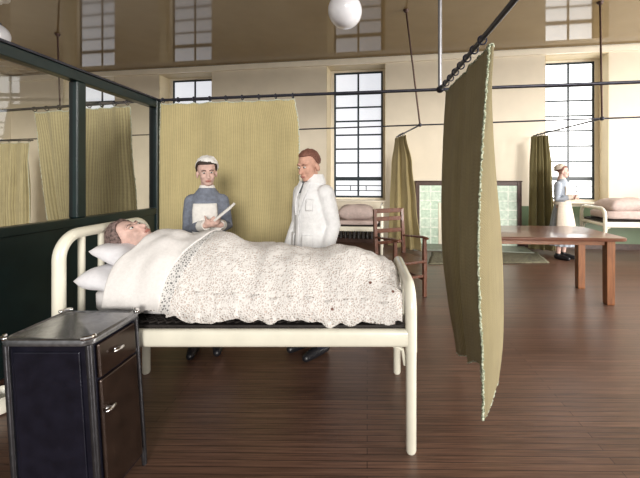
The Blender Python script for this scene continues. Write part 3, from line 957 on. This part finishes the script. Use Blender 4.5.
# ------------------------------------------------------------------ bed covers
YA, YZ = BY0+.035, BY0+BW-.045
TOPL = [(-1.62, 1.02), (-1.47, 1.085), (-1.40, 1.13), (-1.30, 1.135), (-1.22, 1.135), (-1.12, 1.115), (-1.02, 1.13), (-.90, 1.125), (-.78, 1.09), (-.62, 1.065), (-.44, 1.035), (-.28, 1.02), (-.16, 1.045), (-.05, 1.045), (.05, 1.01), (.13, .97), (.19, .925), (.235, .87)]
EDGE = [(-1.5, .775), (-1.14, .765), (-1.08, .735), (-.9, .715), (-.6, .72), (-.45, .725), (-.2, .705), (.1, .70), (.22, .715)]
def dome(X, t, off=0.0):
    zt = sinterp(TOPL, X)
    zb = interp(EDGE, X)+.010*math.sin(X*17+1)+.006*math.sin(X*41)
    y = YA-.03*0+(YZ-YA)*t
    s = max(0.0, math.sin(PI*t))
    prof = s**interp([(-1.2, .50), (-.9, .62), (.3, .62)], X)
    # softer slope in front
    z = zb+(zt-zb)*prof
    n = noise.noise(Vector((X*5, t*4, 1.7)))*.022+noise.noise(Vector((X*13, t*9, 4)))*.009
    z += n*min(1, s*3)
    # crossing folds of the turned-back cloth
    z += .014*math.sin(X*16+t*7)*s*(1 if X < -.6 else .5)
    y += (-.012 if t < .5 else .012)*0
    return Vector((X, y, z+off*prof))
def nrm(X, t):
    e = 1e-3
    a = dome(X+e, t)-dome(X-e, t); b = dome(X, min(1, t+e))-dome(X, max(0, t-e))
    n = a.cross(b); n.normalize()
    return n if n.z > 0 else -n
def cover(x_left, x_right, off, nu, nt, drop=0.0, scallop=0):
    def fn(u, v):
        t = v
        X = x_left(t)+(x_right(t)-x_left(t))*u
        p = dome(X, t)+nrm(X, min(.985, max(.015, t)))*off
        if v == 0:
            p.z -= drop
            if scallop: p.z -= .012*abs(math.sin(X*PI/.10)); 
            p.y -= .004
        return p
    return fn
XF = BX0+BL-.034
def bd_r(t): return interp([(0, -1.125), (.12, -1.105), (.5, -.985), (1, -.93)], t)
def bd_l(t): return interp([(0, -1.435), (.12, -1.43), (.3, -1.36), (.5, -1.325), (1, -1.33)], t)
lace = MB().grid(cover(lambda t: -1.26, lambda t: XF-.012*(abs(t-.5)*2)**3, .006, 150, 70, .0, 1), 150, 70, lambda u, v: (u*1.55, v*1.15))
lace_o = lace.build('lace_bedspread', 'crochet_lace', solid=.006, sharp=180, origin=(-.4, BY0+BW/2, .69))
tag(lace_o, 'cream crocheted lace bedspread covering the patient in the foreground bed', 'bedspread')
band = MB().grid(cover(lambda t: bd_r(t)-.01, lambda t: bd_r(t)+.055+.02*math.sin(t*9), .011, 8, 60), 8, 60, lambda u, v: (u*.075, v*1.15))
band.build('net_band', 'lace_insertion', lace_o, solid=.002, sharp=180, label='open net band along the upper edge')
# scalloped border along the near edge
def scal(u, v):
    X = -1.09+(XF-.05+1.09)*u
    b = dome(X, .0); c = dome(X, .06)
    p = b.lerp(c, 1-v)
    p.y -= .010+.006*math.sin(X*60)
    p.z -= v*.016*(.3+abs(math.sin(X*PI/.115)))
    return p
MB().grid(scal, 160, 5, lambda u, v: (u*1.5, v*.09)).build('scalloped_border', 'crochet_lace', lace_o, solid=.006, sharp=180)
sheet = MB().grid(cover(bd_l, bd_r, .016, 46, 70, .0), 46, 70)
tag(sheet.build('turned_sheet', 'sheet_white', solid=.012, sharp=180, origin=(-1.25, BY0+BW/2, .69)), 'plain white sheet turned back over the chest of the patient', 'sheet')

# ------------------------------------------------------------------ people
def head_pieces(mb, M, neck=True):
    mb.ell((0, .012, .036), (.074, .092, .084), M)
    mb.ell((0, -.028, -.030), (.060, .060, .086), M)
    mb.ell((0, -.052, -.088), (.034, .034, .028), M)
    for s in (-1, 1):
        mb.ell((s*.032, -.060, -.030), (.024, .024, .026), M)
        mb.ell((s*.076, .014, -.020), (.011, .020, .031), M)
        mb.ell((s*.030, -.072, .026), (.022, .016, .010), M)
    mb.tube([M @ Vector(p) for p in ((0, -.080, .012), (0, -.094, -.010), (0, -.106, -.034))], [.009, .012, .016], 10, True)
    mb.ell((0, -.082, -.064), (.024, .014, .014), M)
    if neck:
        mb.tube([M @ Vector(p) for p in ((0, .015, -.02), (0, .022, -.10), (0, .03, -.19))], [.05, .052, .06], 14, True)
def face_parts(root, M, brow='hair_dark', local=True):
    for s in (-1, 1):
        e = MB().ell((s*.029, -.0805, .006), (.0135, .009, .0075), M, 12, 8).build('eye', 'eye_white', root, local=local)
        MB().ell((s*.029, -.0865, .005), (.0062, .0048, .0062), M, 10, 6).build('iris', 'iris', e, local=local)
        MB().tube([M @ Vector(p) for p in ((s*.014, -.089, .024), (s*.03, -.089, .029), (s*.047, -.078, .024))], [.003, .004, .0025], 6, True).build('eyebrow', brow, root, local=local)
    m = MB(); m.tube([M @ Vector(p) for p in ((-.022, -.090, -.064), (0, -.098, -.0615), (.022, -.090, -.064))], [.003, .006, .003], 8, True)
    m.tube([M @ Vector(p) for p in ((-.017, -.090, -.069), (0, -.097, -.071), (.017, -.090, -.069))], [.003, .0055, .003], 8, True)
    m.build('mouth', 'lip', root, local=local)
def hair_shell(M, front, low, rx=.081, ry=.10, rz=.092, c=(0, .012, .038), seed=0, nz=.004, thr=.15):
    """cap of hair; front(x) is how far down the hairline comes at the front"""
    m = MB(); nu, nv = 40, 16
    rings = []
    for j in range(nv+1):
        r = []
        for k in range(nu):
            ph = 2*PI*k/nu
            fy = -math.sin(ph)          # 1 at front
            w_ = max(0, fy)
            lim = low+(front-low)*(1/(1+math.exp(-9*(fy-thr))))
            th = lim*j/nv
            p = Vector((rx*math.sin(th)*math.cos(ph), ry*math.sin(th)*math.sin(ph), rz*math.cos(th)))
            if j < 1: p.x += 1e-4*math.cos(ph); p.y += 1e-4*math.sin(ph)
            p *= 1+noise.noise(p*45+Vector((seed, 0, 0)))*nz*12
            r.append(M @ (Vector(c)+p))
        rings.append(r)
    inner = [[M @ (Vector(c)+(M.inverted() @ q-Vector(c))*.9) for q in r] for r in reversed(rings)]
    m.loft(rings+inner)
    return m
def hand(mb, wrist, d, n, l, curl=.5, s=1.0):
    """wrist point, finger direction d, palm normal n (curl direction), l thumb side"""
    d, n, l = Vector(d).normalized(), Vector(n).normalized(), Vector(l).normalized()
    w = Vector(wrist)
    mb.tube([w-d*.02, w+d*.02*s, w+d*.055*s, w+d*.088*s], [.027*s, .031*s, .038*s, .036*s], 14, True, None)
    for off, L in ((.030, .068), (.010, .077), (-.010, .072), (-.029, .056)):
        b = w+d*.082*s+l*off*s
        d1 = (d*math.cos(curl)+n*math.sin(curl)).normalized()
        d2 = (d*math.cos(curl*2.2)+n*math.sin(curl*2.2)).normalized()
        mb.tube([b-d*.02, b+d1*L*.5*s, b+d1*L*.5*s+d2*L*.5*s], [.0095*s, .0088*s, .0072*s], 8, True)
    b = w+d*.028*s+l*.026*s
    t1 = (d*.6+l*.7+n*.3).normalized(); t2 = (d*.9+l*.25+n*.35).normalized()
    mb.tube([b-t1*.01, b+t1*.036*s, b+t1*.036*s+t2*.03*s], [.012*s, .0105*s, .008*s], 8, True)
def ring_el(z, rx, ry, cy=0, n=36, pleat=0, np_=18):
    out = []
    for k in range(n):
        a = 2*PI*k/n
        q = 1+pleat*math.cos(a*np_)
        out.append(Vector((rx*q*math.cos(a), cy+ry*q*math.sin(a), z)))
    return out
def ell_at(tab, z):
    rs = [(t[0], t[1]) for t in tab]; ys = [(t[0], t[2]) for t in tab]
    cs = [(t[0], t[3] if len(t) > 3 else 0) for t in tab]
    return interp(rs, z), interp(ys, z), interp(cs, z)
def patch(tab, z0, z1, a0, a1, off, nz=16, na=20, zcurve=None):
    """cloth panel following the body rings, angles measured from the front"""
    m = MB()
    def fn(u, v):
        z = z0+(z1-z0)*v
        rx, ry, cy = ell_at(tab, z)
        aa0, aa1 = (a0(v), a1(v)) if callable(a0) else (a0, a1)
        a = aa0+(aa1-aa0)*u
        return Vector(((rx+off)*math.sin(a), cy-(ry+off)*math.cos(a), z))
    return m.grid(fn, na, nz)
TORSO = [(.84, .165, .115), (.95, .17, .12), (1.05, .142, .102), (1.15, .14, .102), (1.28, .142, .105), (1.36, .125, .088), (1.42, .080, .066), (1.48, .055, .054)]
def body_blob(root, arms, headM, mat, s=1.0, voxel=.0065, hands=()):
    mb = MB()
    mb.loft([ring_el(z, rx, ry) for z, rx, ry in TORSO])
    for sd in (-1, 1):
        mb.tube([(sd*.085, 0, .92), (sd*.095, -.005, .70), (sd*.095, -.01, .50), (sd*.098, .012, .33), (sd*.10, .02, .09)], [.088, .075, .054, .052, .036], 14, True)
        mb.tube([(sd*.10, .035, .045), (sd*.102, -.06, .035), (sd*.108, -.14, .028)], [.035, .036, .025], 12, True)
        sh, el, wr = [Vector(p) for p in arms[sd]]
        mb.tube([sh, sh.lerp(el, .5), el, el.lerp(wr, .35), wr], [.052, .045, .038, .038, .027], 12, True)
        hd = hands[0 if sd < 0 else 1]
        hand(mb, wr, *hd)
    head_pieces(mb, headM)
    return blob(mb, 'body', mat, root, voxel, 2, local=True)
def shoes(root):
    for sd in (-1, 1):
        m = MB(); m.tube([(sd*.10, .05, .047), (sd*.102, -.06, .044), (sd*.108, -.16, .036)], [.046, .047, .035], 14, True)
        m.tube([(sd*.10, .022, .06), (sd*.10, .02, .11)], [.047, .046], 14)
        for v in m.v: v.z = max(v.z, 0.0)
        m.build('shoe', 'shoe_black', root, local=True)
def sleeve(mb, arm, r0, r1, stop=1.0):
    sh, el, wr = [Vector(p) for p in arm]
    w2 = el.lerp(wr, stop)
    mb.tube([sh, sh.lerp(el, .5), el, el.lerp(w2, .5), w2], [r0, (r0+r1)/2+.004, r1+.004, r1+.002, r1-.004], 14, True)
def nurse(loc, yaw, scale, label, dress, apron, arms, hands, head_rot, cap_mat, hair, gathered_cap=True, skin='skin_pale'):
    root = thing('person', loc, label, 'person', None, yaw)
    root.scale = (scale,)*3
    HM = Matrix.Translation((0, -.012, 1.622)) @ head_rot
    body_blob(root, arms, HM, skin, hands=hands)
    face_parts(root, HM, hair)
    DT = [(.26, .27, .25), (.55, .235, .205), (.85, .195, .155), (1.0, .155, .125), (1.05, .150, .118), (1.15, .145, .12), (1.28, .152, .130), (1.36, .142, .114), (1.42, .112, .09), (1.485, .066, .066)]
    mb = MB(); mb.loft([ring_el(z, rx, ry, 0, 72, .035 if z < .7 else (.02 if z < .9 else 0)) for z, rx, ry in DT])
    for sd in (-1, 1): sleeve(mb, arms[sd], .066, .05, .80)
    blob(mb, 'dress', dress, root, .010, 3, local=True)
    m = MB()
    for sd in (-1, 1):
        sh, el, wr = [Vector(p) for p in arms[sd]]
        m = MB().tube([el.lerp(wr, .70), el.lerp(wr, .97)], [.050, .044], 16); m.build('cuff', cap_mat, root, local=True)
    patch(DT, .32, 1.04, -1.5, 1.5, .016, 16, 24).build('apron_skirt', apron, root, local=True, solid=.006, sharp=180)
    patch(DT, 1.04, 1.345, lambda v: -(.72-.06*v), lambda v: (.72-.06*v), .012, 14, 16).build('apron_bib', apron, root, local=True, solid=.008, sharp=180)
    MB().loft([ring_el(z, rx, ry, 0, 40) for z, rx, ry in ((1.01, .170, .140), (1.02, .174, .144), (1.055, .168, .138), (1.065, .163, .132))]).build('waistband', apron, root, local=True)
    MB().loft([ring_el(z, rx, ry, .005, 32) for z, rx, ry in ((1.465, .070, .068), (1.47, .074, .072), (1.495, .064, .062), (1.505, .060, .058), (1.50, .052, .05), (1.465, .06, .058))]).build('collar', cap_mat, root, local=True)
    hair_shell(HM, 1.12, 2.05, .087, .099, .091, seed=3).build('hair', hair, root, local=True)
    CM = HM @ Matrix.Translation((0, .016, .012)) @ Matrix.Rotation(math.radians(-8), 4, 'X') @ Matrix.Rotation(math.radians(12), 4, 'Y')
    hair_shell(CM, 1.22, 1.85, .095, .112, .100, seed=9, nz=.008).build('cap', cap_mat, root, local=True)
    shoes(root)
    return root
rotz = lambda a: Matrix.Rotation(math.radians(a), 4, 'Z')
rotx = lambda a: Matrix.Rotation(math.radians(a), 4, 'X')
roty = lambda a: Matrix.Rotation(math.radians(a), 4, 'Y')
# near nurse with a note pad
N1 = Vector(((207-PX)/F*2.98, 2.98, 0))
arms1 = {-1: ((-.125, 0, 1.36), (-.16, .02, 1.11), (.03, -.21, 1.165)), 1: ((.125, 0, 1.36), (.170, .0, 1.12), (.125, -.20, 1.165))}
hands1 = (((.9, -.25, .35), (.2, .5, .8), (0, -.6, .8), .55, .95), ((-.9, -.2, .25), (-.1, .2, .95), (.2, -.9, .2), .6, .95))
nurse(N1, math.radians(16), .955, 'nurse in a grey blue dress and white cap holding a pad behind the bed', 'dress_blue_grey', 'apron_white', arms1, hands1, rotz(14) @ rotx(7) @ roty(-4) @ Matrix.Scale(1.04, 4), 'apron_white', 'hair_dark')
p0, p1 = at(216.5, 218.5, 2.68), at(232.5, 205.5, 2.62)
dl = (p1-p0).normalized(); view = (p0+p1).normalized()
view = ((p0+p1)/2-Vector((0, 0, H))).normalized()
nd = (dl.cross(view)).normalized(); wd = nd.cross(dl).normalized()
NM = Matrix(((dl.x, wd.x, nd.x, 0), (dl.y, wd.y, nd.y, 0), (dl.z, wd.z, nd.z, 0), (0, 0, 0, 1)))
NM = Matrix.Translation((p0+p1)/2) @ NM @ Matrix.Rotation(math.radians(4), 4, 'X')
L = (p1-p0).length
o = MB().box((-L/2, -.042, -.009), (L/2, .042, .009), NM).build('note_pad', 'paper', smooth=False, bevel=.003, origin=(p0+p1)/2)
tag(o, 'thin white note pad in the hands of the nurse behind the bed', 'note pad')
# far nurse
N2 = atz(562, 258.5)
arms2 = {-1: ((-.15, 0, 1.38), (-.19, .0, 1.11), (-.04, -.21, 1.16)), 1: ((.15, 0, 1.38), (.19, .02, 1.11), (.05, -.21, 1.15))}
hands2 = (((.8, -.5, .1), (.2, .4, -.8), (0, -.3, .9), .5, .95), ((-.8, -.5, .1), (-.2, .4, -.8), (0, -.3, .9), .5, .95))
nurse(N2, math.radians(34), 1.0, 'nurse in a cream apron standing by the far window beyond the table', 'dress_pale_blue', 'apron_cream', arms2, hands2, rotz(34) @ rotx(2), 'apron_cream', 'hair_ginger')

# doctor
D = Vector(((313-PX)/F*2.96, 2.96, 0))
doc = thing('person', D, 'ginger haired doctor in a white coat looking down at the patient', 'person', None, math.radians(-42))
doc.scale = (.992,)*3
armsd = {-1: ((-.165, .0, 1.385), (-.21, .0, 1.11), (-.20, -.12, .87)), 1: ((.165, 0, 1.385), (.21, .05, 1.11), (.20, -.04, .86))}
handsd = (((.05, -.3, -1), (.9, -.1, 0), (0, -1, .2), .35), ((-.05, -.25, -1), (-.9, -.1, 0), (0, -1, .2), .35))
HD = Matrix.Translation((0, -.045, 1.618)) @ rotz(8) @ rotx(15) @ Matrix.Scale(1.12, 4)
body_blob(doc, armsd, HD, 'skin', hands=handsd)
face_parts(doc, HD, 'hair_ginger')
hair_shell(HD, 1.0, 1.95, .080, .101, .093, seed=1, nz=.006).build('hair', 'hair_ginger', doc, local=True)
CT = [(.52, .225, .20), (.75, .205, .18), (.95, .185, .165), (1.10, .172, .155), (1.22, .175, .155), (1.32, .180, .150), (1.39, .165, .125), (1.44, .125, .10), (1.50, .080, .076)]
mb = MB(); mb.loft([ring_el(z, rx, ry, 0, 48, .02 if z < .8 else .008, 9) for z, rx, ry in CT])
for sd in (-1, 1): sleeve(mb, armsd[sd], .075, .058, .93)
blob(mb, 'coat', 'coat_white', doc, .010, 3, local=True)
# standing collar and lapels
MB().loft([ring_el(z, rx, ry, cy, 36) for z, rx, ry, cy in ((1.455, .112, .098, .005), (1.47, .118, .104, .005), (1.535, .086, .086, .012), (1.545, .080, .080, .012), (1.535, .070, .07, .012), (1.46, .085, .08, .005))]).build('collar', 'coat_white', doc, local=True)
for sd in (-1, 1):
    def lap(u, v, sd=sd):
        z = 1.47-.27*v
        rx, ry, cy = ell_at(CT, z)
        a = (.10+.50*u*(1-v)**.8)*sd
        return Vector(((rx+.016)*math.sin(a), cy-(ry+.018)*math.cos(a), z+.02*u))
    MB().grid(lap, 8, 12).build('lapel', 'coat_white', doc, local=True, solid=.010, sharp=180)
patch(CT, 1.385, 1.50, lambda v: -.10-.25*v, lambda v: .10+.25*v, .010, 8, 8).build('shirt_and_tie', 'tie_grey', doc, local=True, solid=.006)
patch(CT, .54, 1.34, -.16, .10, .010, 24, 4).build('coat_front', 'coat_white', doc, local=True, solid=.003)
for sd in (-1, 1):
    patch(CT, .90, 1.04, sd*.55-.28, sd*.55+.28, .012, 6, 8).build('pocket', 'coat_white', doc, local=True, solid=.008)
patch(CT, 1.24, 1.34, .45, .80, .012, 6, 6).build('pocket', 'coat_white', doc, local=True, solid=.008)
m = MB()
for sd in (-1, 1):
    m = MB().tube([(sd*.092, 0, .90), (sd*.096, -.002, .5), (sd*.10, .012, .075)], [.105, .085, .072], 16)
    m.build('trouser_leg', 'trouser_navy', doc, local=True)
shoes(doc)

# patient, lying on the back, head on the upper pillow
hc = at(131, 238, BY0+.36)
pat = thing('person', (hc.x, hc.y, .85), 'patient with grey brown hair lying in the foreground bed', 'person')
fw = Vector((.50, -.22, .82)).normalized(); up0 = Vector((-.86, -.10, .50))
upv = (up0-fw*up0.dot(fw)).normalized(); bk = -fw; rt = bk.cross(upv)
HP = Matrix(((rt.x, bk.x, upv.x, hc.x), (rt.y, bk.y, upv.y, hc.y), (rt.z, bk.z, upv.z, hc.z), (0, 0, 0, 1)))
HP = HP @ Matrix.Scale(1.16, 4)
mb = MB(); head_pieces(mb, HP, False)
cy = BY0+BW/2-.02
nk = HP @ Vector((0, .02, -.05))
ch = Vector((hc.x+.36, cy, .965))
mb.tube([nk, nk.lerp(Vector((hc.x+.2, cy, .99)), .6), Vector((hc.x+.24, cy, .98))], [.05, .052, .07], 12, True)
mb.tube([(hc.x+.22, cy, .965), (hc.x+.40, cy, .96), (hc.x+.62, cy, .945), (hc.x+.80, cy, .94)], [.085, .105, .10, .095], 16, True, (1, 1.35))
for sd in (-1, 1):
    mb.tube([(hc.x+.80, cy+sd*.08, .935), (hc.x+1.15, cy+sd*.09, .925), (hc.x+1.50, cy+sd*.085, .905)], [.08, .058, .04], 12, True)
    mb.tube([(hc.x+1.50, cy+sd*.085, .895), (hc.x+1.53, cy+sd*.09, .965)], [.04, .028], 10, True)
    sh = Vector((hc.x+.27, cy+sd*.14, .955)); el = Vector((hc.x+.52, cy+sd*.19, .925)); wr = Vector((hc.x+.72, cy+sd*.14, .955))
    mb.tube([sh, el, wr], [.048, .038, .028], 12, True)
    hand(mb, wr, (1, -sd*.35, 0), (0, 0, -1), (0, -sd, .1), .2, .85)
blob(mb, 'body', 'skin_pale', pat, .0065, 2)
face_parts(pat, HP, 'hair_grey_brown', local=False)
hair_shell(HP, 1.0, 1.98, .083, .104, .095, seed=6, nz=.010, thr=.50).build('hair', 'hair_grey_brown', pat)

# ------------------------------------------------------------------ bedside locker
LX0, LX1, LY0, LY1, LZ = -1.575, -1.185, 1.475, 1.80, .80
lk = thing('bedside_locker', ((LX0+LX1)/2, (LY0+LY1)/2, 0), 'dark metal bedside locker with steel top beside the bed head', 'locker')
def lean(m):                      # the little locker has been knocked out of square
    for v in m.v:
        v.x += (LZ-v.z)*.065
        v.x += (v.y-LY0)*.02
    return m
def rr(x0, x1, y0, y1, r, z, n=6):
    pts = []
    for cx, cy, a0 in ((x1-r, y1-r, 0), (x0+r, y1-r, PI/2), (x0+r, y0+r, PI), (x1-r, y0+r, 1.5*PI)):
        for k in range(n+1):
            a = a0+PI/2*k/n; pts.append(Vector((cx+r*math.cos(a), cy+r*math.sin(a), z)))
    return pts
m = MB().loft([rr(LX0+.012, LX1-.012, LY0+.012, LY1-.012, .03, z) for z in (.06, LZ-.03)])
lean(m).build('carcass', 'locker_black', lk)
m = MB().loft([rr(LX0-o_, LX1+o_, LY0-o_, LY1+o_, .045, z) for o_, z in ((-.004, LZ-.034), (.006, LZ-.028), (.008, LZ-.012), (.004, LZ-.004), (-.006, LZ), (-.012, LZ-.006))])
lean(m).build('top', 'locker_steel', lk, label='polished steel top with rounded corners')
for x in (LX0+.015, LX1-.015):
    for y in (LY0+.015, LY1-.015):
        lean(MB().tube([(x, y, LZ-.03), (x, y, .06), (x, y, 0)], [.014, .014, .012], 12)).build('corner_post', 'locker_post', lk)
        m = MB()
        sx, sy = (1 if x > (LX0+LX1)/2 else -1), (1 if y > (LY0+LY1)/2 else -1)
        pts = [(x+sx*.012*0+sx*.030*math.cos(a)-sx*.012, y+sy*.030*math.sin(a)-sy*.012, LZ+.004) for a in [PI/2*k/8 for k in range(9)]]
        lean(m.tube(pts, .009, 8, True)).build('corner_guard', 'chrome', lk, label='bright chrome corner guard')
xs = LX1-.012
for z0, z1, nm in ((.605, .755, 'drawer'), (.08, .595, 'door')):
    m = MB().box((xs, LY0+.045, z0), (xs+.016, LY1-.045, z1))
    f = lean(m).build(nm, 'locker_front', lk, smooth=False, bevel=.006)
    zc = .69 if nm == 'drawer' else .455
    yc = (LY0+LY1)/2-.02
    if nm == 'door': yc -= .07
    m = MB()
    m.tube([(xs+.012, yc, zc), (xs+.030, yc, zc)], [.012, .009], 10)
    m.tube([(xs+.032, yc-.024, zc), (xs+.036, yc, zc), (xs+.032, yc+.024, zc)], [.007, .010, .007], 10, True)
    lean(m).build('handle', 'chrome', f, label='bright chrome handle')
m = MB().box((LX0+.05, LY0+.006, .10), (LX1-.05, LY0+.016, .74))
lean(m).build('side_panel', 'locker_black', lk, smooth=False, bevel=.005)

# cream enamel pot on the floor behind the locker, mostly hidden
pc = atz(-2, 412); pr = .085
pot = thing('enamel_pot', (pc.x, pc.y, 0), 'cream enamel pot on the floor at the left edge behind the locker', 'pot')
MB().lathe((pc.x, pc.y, 0), [(.05, 0), (.075, .012), (.088, .05), (.09, .10), (.098, .118), (.094, .122), (.084, .11), (.08, .05), (.05, .016)], 28).build('bowl', 'enamel_cream', pot)
MB().tube([(pc.x-.088, pc.y, .09), (pc.x-.125, pc.y, .085), (pc.x-.13, pc.y, .05), (pc.x-.086, pc.y, .035)], .008, 8, True).build('handle', 'enamel_cream', pot)

# ------------------------------------------------------------------ table
tc = Vector((2.11, 4.40, 0)); ta = math.radians(-4)
tb = thing('ward_table', tc, 'long reddish brown wooden table half hidden by the near curtain', 'table', None, ta)
tb.scale = (1, 1, 1.055)
hx, hy = .96, .50
m = MB().loft([rr(-hx+e, hx-e, -hy+e, hy-e, .09, z) for e, z in ((.02, .735), (.004, .738), (0, .745), (0, .765), (.006, .772), (.014, .774))])
m.build('table_top', 'top_wood', tb, local=True)
for sx in (-1, 1):
    for sy in (-1, 1):
        cx, cy = sx*(hx-.115), sy*(hy-.20)
        m = MB().loft([[(cx-a, cy-a, z), (cx+a, cy-a, z), (cx+a, cy+a, z), (cx-a, cy+a, z)] for a, z in ((.043, .0), (.045, .02), (.048, .735))])
        m.build('leg', 'leg_wood', tb, local=True, smooth=False, bevel=.006)
for sy in (-1, 1):
    MB().box((-hx+.16, sy*(hy-.20)-.014, .665), (hx-.16, sy*(hy-.20)+.014, .735)).build('apron_board', 'table_wood', tb, local=True, smooth=False, bevel=.003)
for sx in (-1, 1):
    MB().box((sx*(hx-.115)-.014, -hy+.245, .665), (sx*(hx-.115)+.014, hy-.245, .735)).build('apron_board', 'table_wood', tb, local=True, smooth=False, bevel=.003)

# ------------------------------------------------------------------ armchair
FR = atz(424.5, 296.5)
fdv = Vector((.42, -.91, 0)).normalized(); wdv = Vector((-fdv.y, fdv.x, 0))
CW, CD = .43, .50
cc = FR-wdv*CW/2-fdv*CD/2
chr_ = thing('armchair', cc, 'dark wooden ladder back armchair beyond the foot of the bed', 'chair', None, math.atan2(wdv.y, wdv.x))
# local: x = width, -y = forward
X0, X1, YF, YK = -CW/2, CW/2, -CD/2, CD/2
r = .024
def post(pts, nm='leg', rr_=r):
    m = MB()
    m.loft([[(x-a, y-a, z), (x+a, y-a, z), (x+a, y+a, z), (x-a, y+a, z)] for x, y, z, a in pts])
    return m.build(nm, 'chair_wood', chr_, local=True, smooth=False, bevel=.005)
for x in (X0, X1):
    post([(x, YF, 0, .021), (x, YF, .45, .025), (x, YF, .73, .02)])
    post([(x, YK+.03, 0, .020), (x, YK, .45, .025), (x, YK+.05, 1.075, .021)])
    arm = [(x, YK+.02, .70), (x, YK-.15, .715), (x, YF+.05, .745), (x, YF-.05, .742)]
    MB().tube(arm, [.022, .024, .032, .030], 10, True, (.55, 1)).build('arm', 'chair_wood', chr_, local=True)
    MB().box((x-.012, YF+.02, .20), (x+.012, YK-.0, .23)).build('stretcher', 'chair_wood', chr_, local=True, smooth=False)
m = MB().box((X0-.02, YF-.03, .43), (X1+.02, YK-.026, .465)); m.build('seat', 'chair_wood', chr_, local=True, smooth=False, bevel=.01)
for z, h_ in ((1.05, .03), (.94, .028), (.78, .028), (.62, .022)):
    y = YK+.05*(z-.45)/.625
    MB().box((X0+.02, y-.012, z-h_), (X1-.02, y+.012, z+h_)).build('back_slat', 'chair_wood', chr_, local=True, smooth=False, bevel=.005)
MB().box((X0+.02, YF-.012, .25), (X1-.02, YF+.012, .28)).build('stretcher', 'chair_wood', chr_, local=True, smooth=False)

# ------------------------------------------------------------------ light
def area(name, M, sx, sy, e, col=(1, 1, 1)):
    l = bpy.data.lights.new(name, 'AREA'); l.shape = 'RECTANGLE'; l.size = sx; l.size_y = sy; l.energy = e; l.color = col
    o = bpy.data.objects.new(name, l); COL.objects.link(o); o.matrix_world = M
    return o
for i, (a, b) in enumerate(RW):
    M = Matrix.Translation((XR-.05, (a+b)/2, 2.45)) @ Matrix.Rotation(PI/2, 4, 'Y')
    area('side_fill', M, 2.7, 1.3, (280, 280, 190)[i], (1, .97, .92))  # fill lamps added in front of the unseen right windows
w = bpy.data.worlds.new('sky'); SC.world = w; w.use_nodes = True
bg = w.node_tree.nodes['Background']; bg.inputs['Color'].default_value = (1, .97, .93, 1); bg.inputs['Strength'].default_value = .55

l = bpy.data.lights.new('low_sun', 'SUN'); l.energy = 2.7; l.angle = math.radians(16); l.color = (1, .96, .90)
o = bpy.data.objects.new('low_sun', l); COL.objects.link(o)
az, el = math.radians(13), math.radians(10)
o.rotation_euler = Vector((-math.sin(az)*math.cos(el), math.cos(az)*math.cos(el), -math.sin(el))).to_track_quat('-Z', 'Y').to_euler()
o.location = (3, -6, 4)
# ------------------------------------------------------------------ camera
cam = bpy.data.cameras.new('camera'); co = bpy.data.objects.new('camera', cam); COL.objects.link(co)
co.location = (0, 0, H); co.rotation_euler = (PI/2, 0, 0)
cam.sensor_fit = 'HORIZONTAL'; cam.sensor_width = 36; cam.lens = F/640*36
cam.shift_x = (320-PX)/640; cam.shift_y = (PY-239)/640
cam.clip_start = .05
SC.camera = co
SC.view_settings.view_transform = 'Standard'; SC.view_settings.look = 'None'
SC.view_settings.exposure = 0; SC.view_settings.gamma = 1
SC.view_settings.use_curve_mapping = False
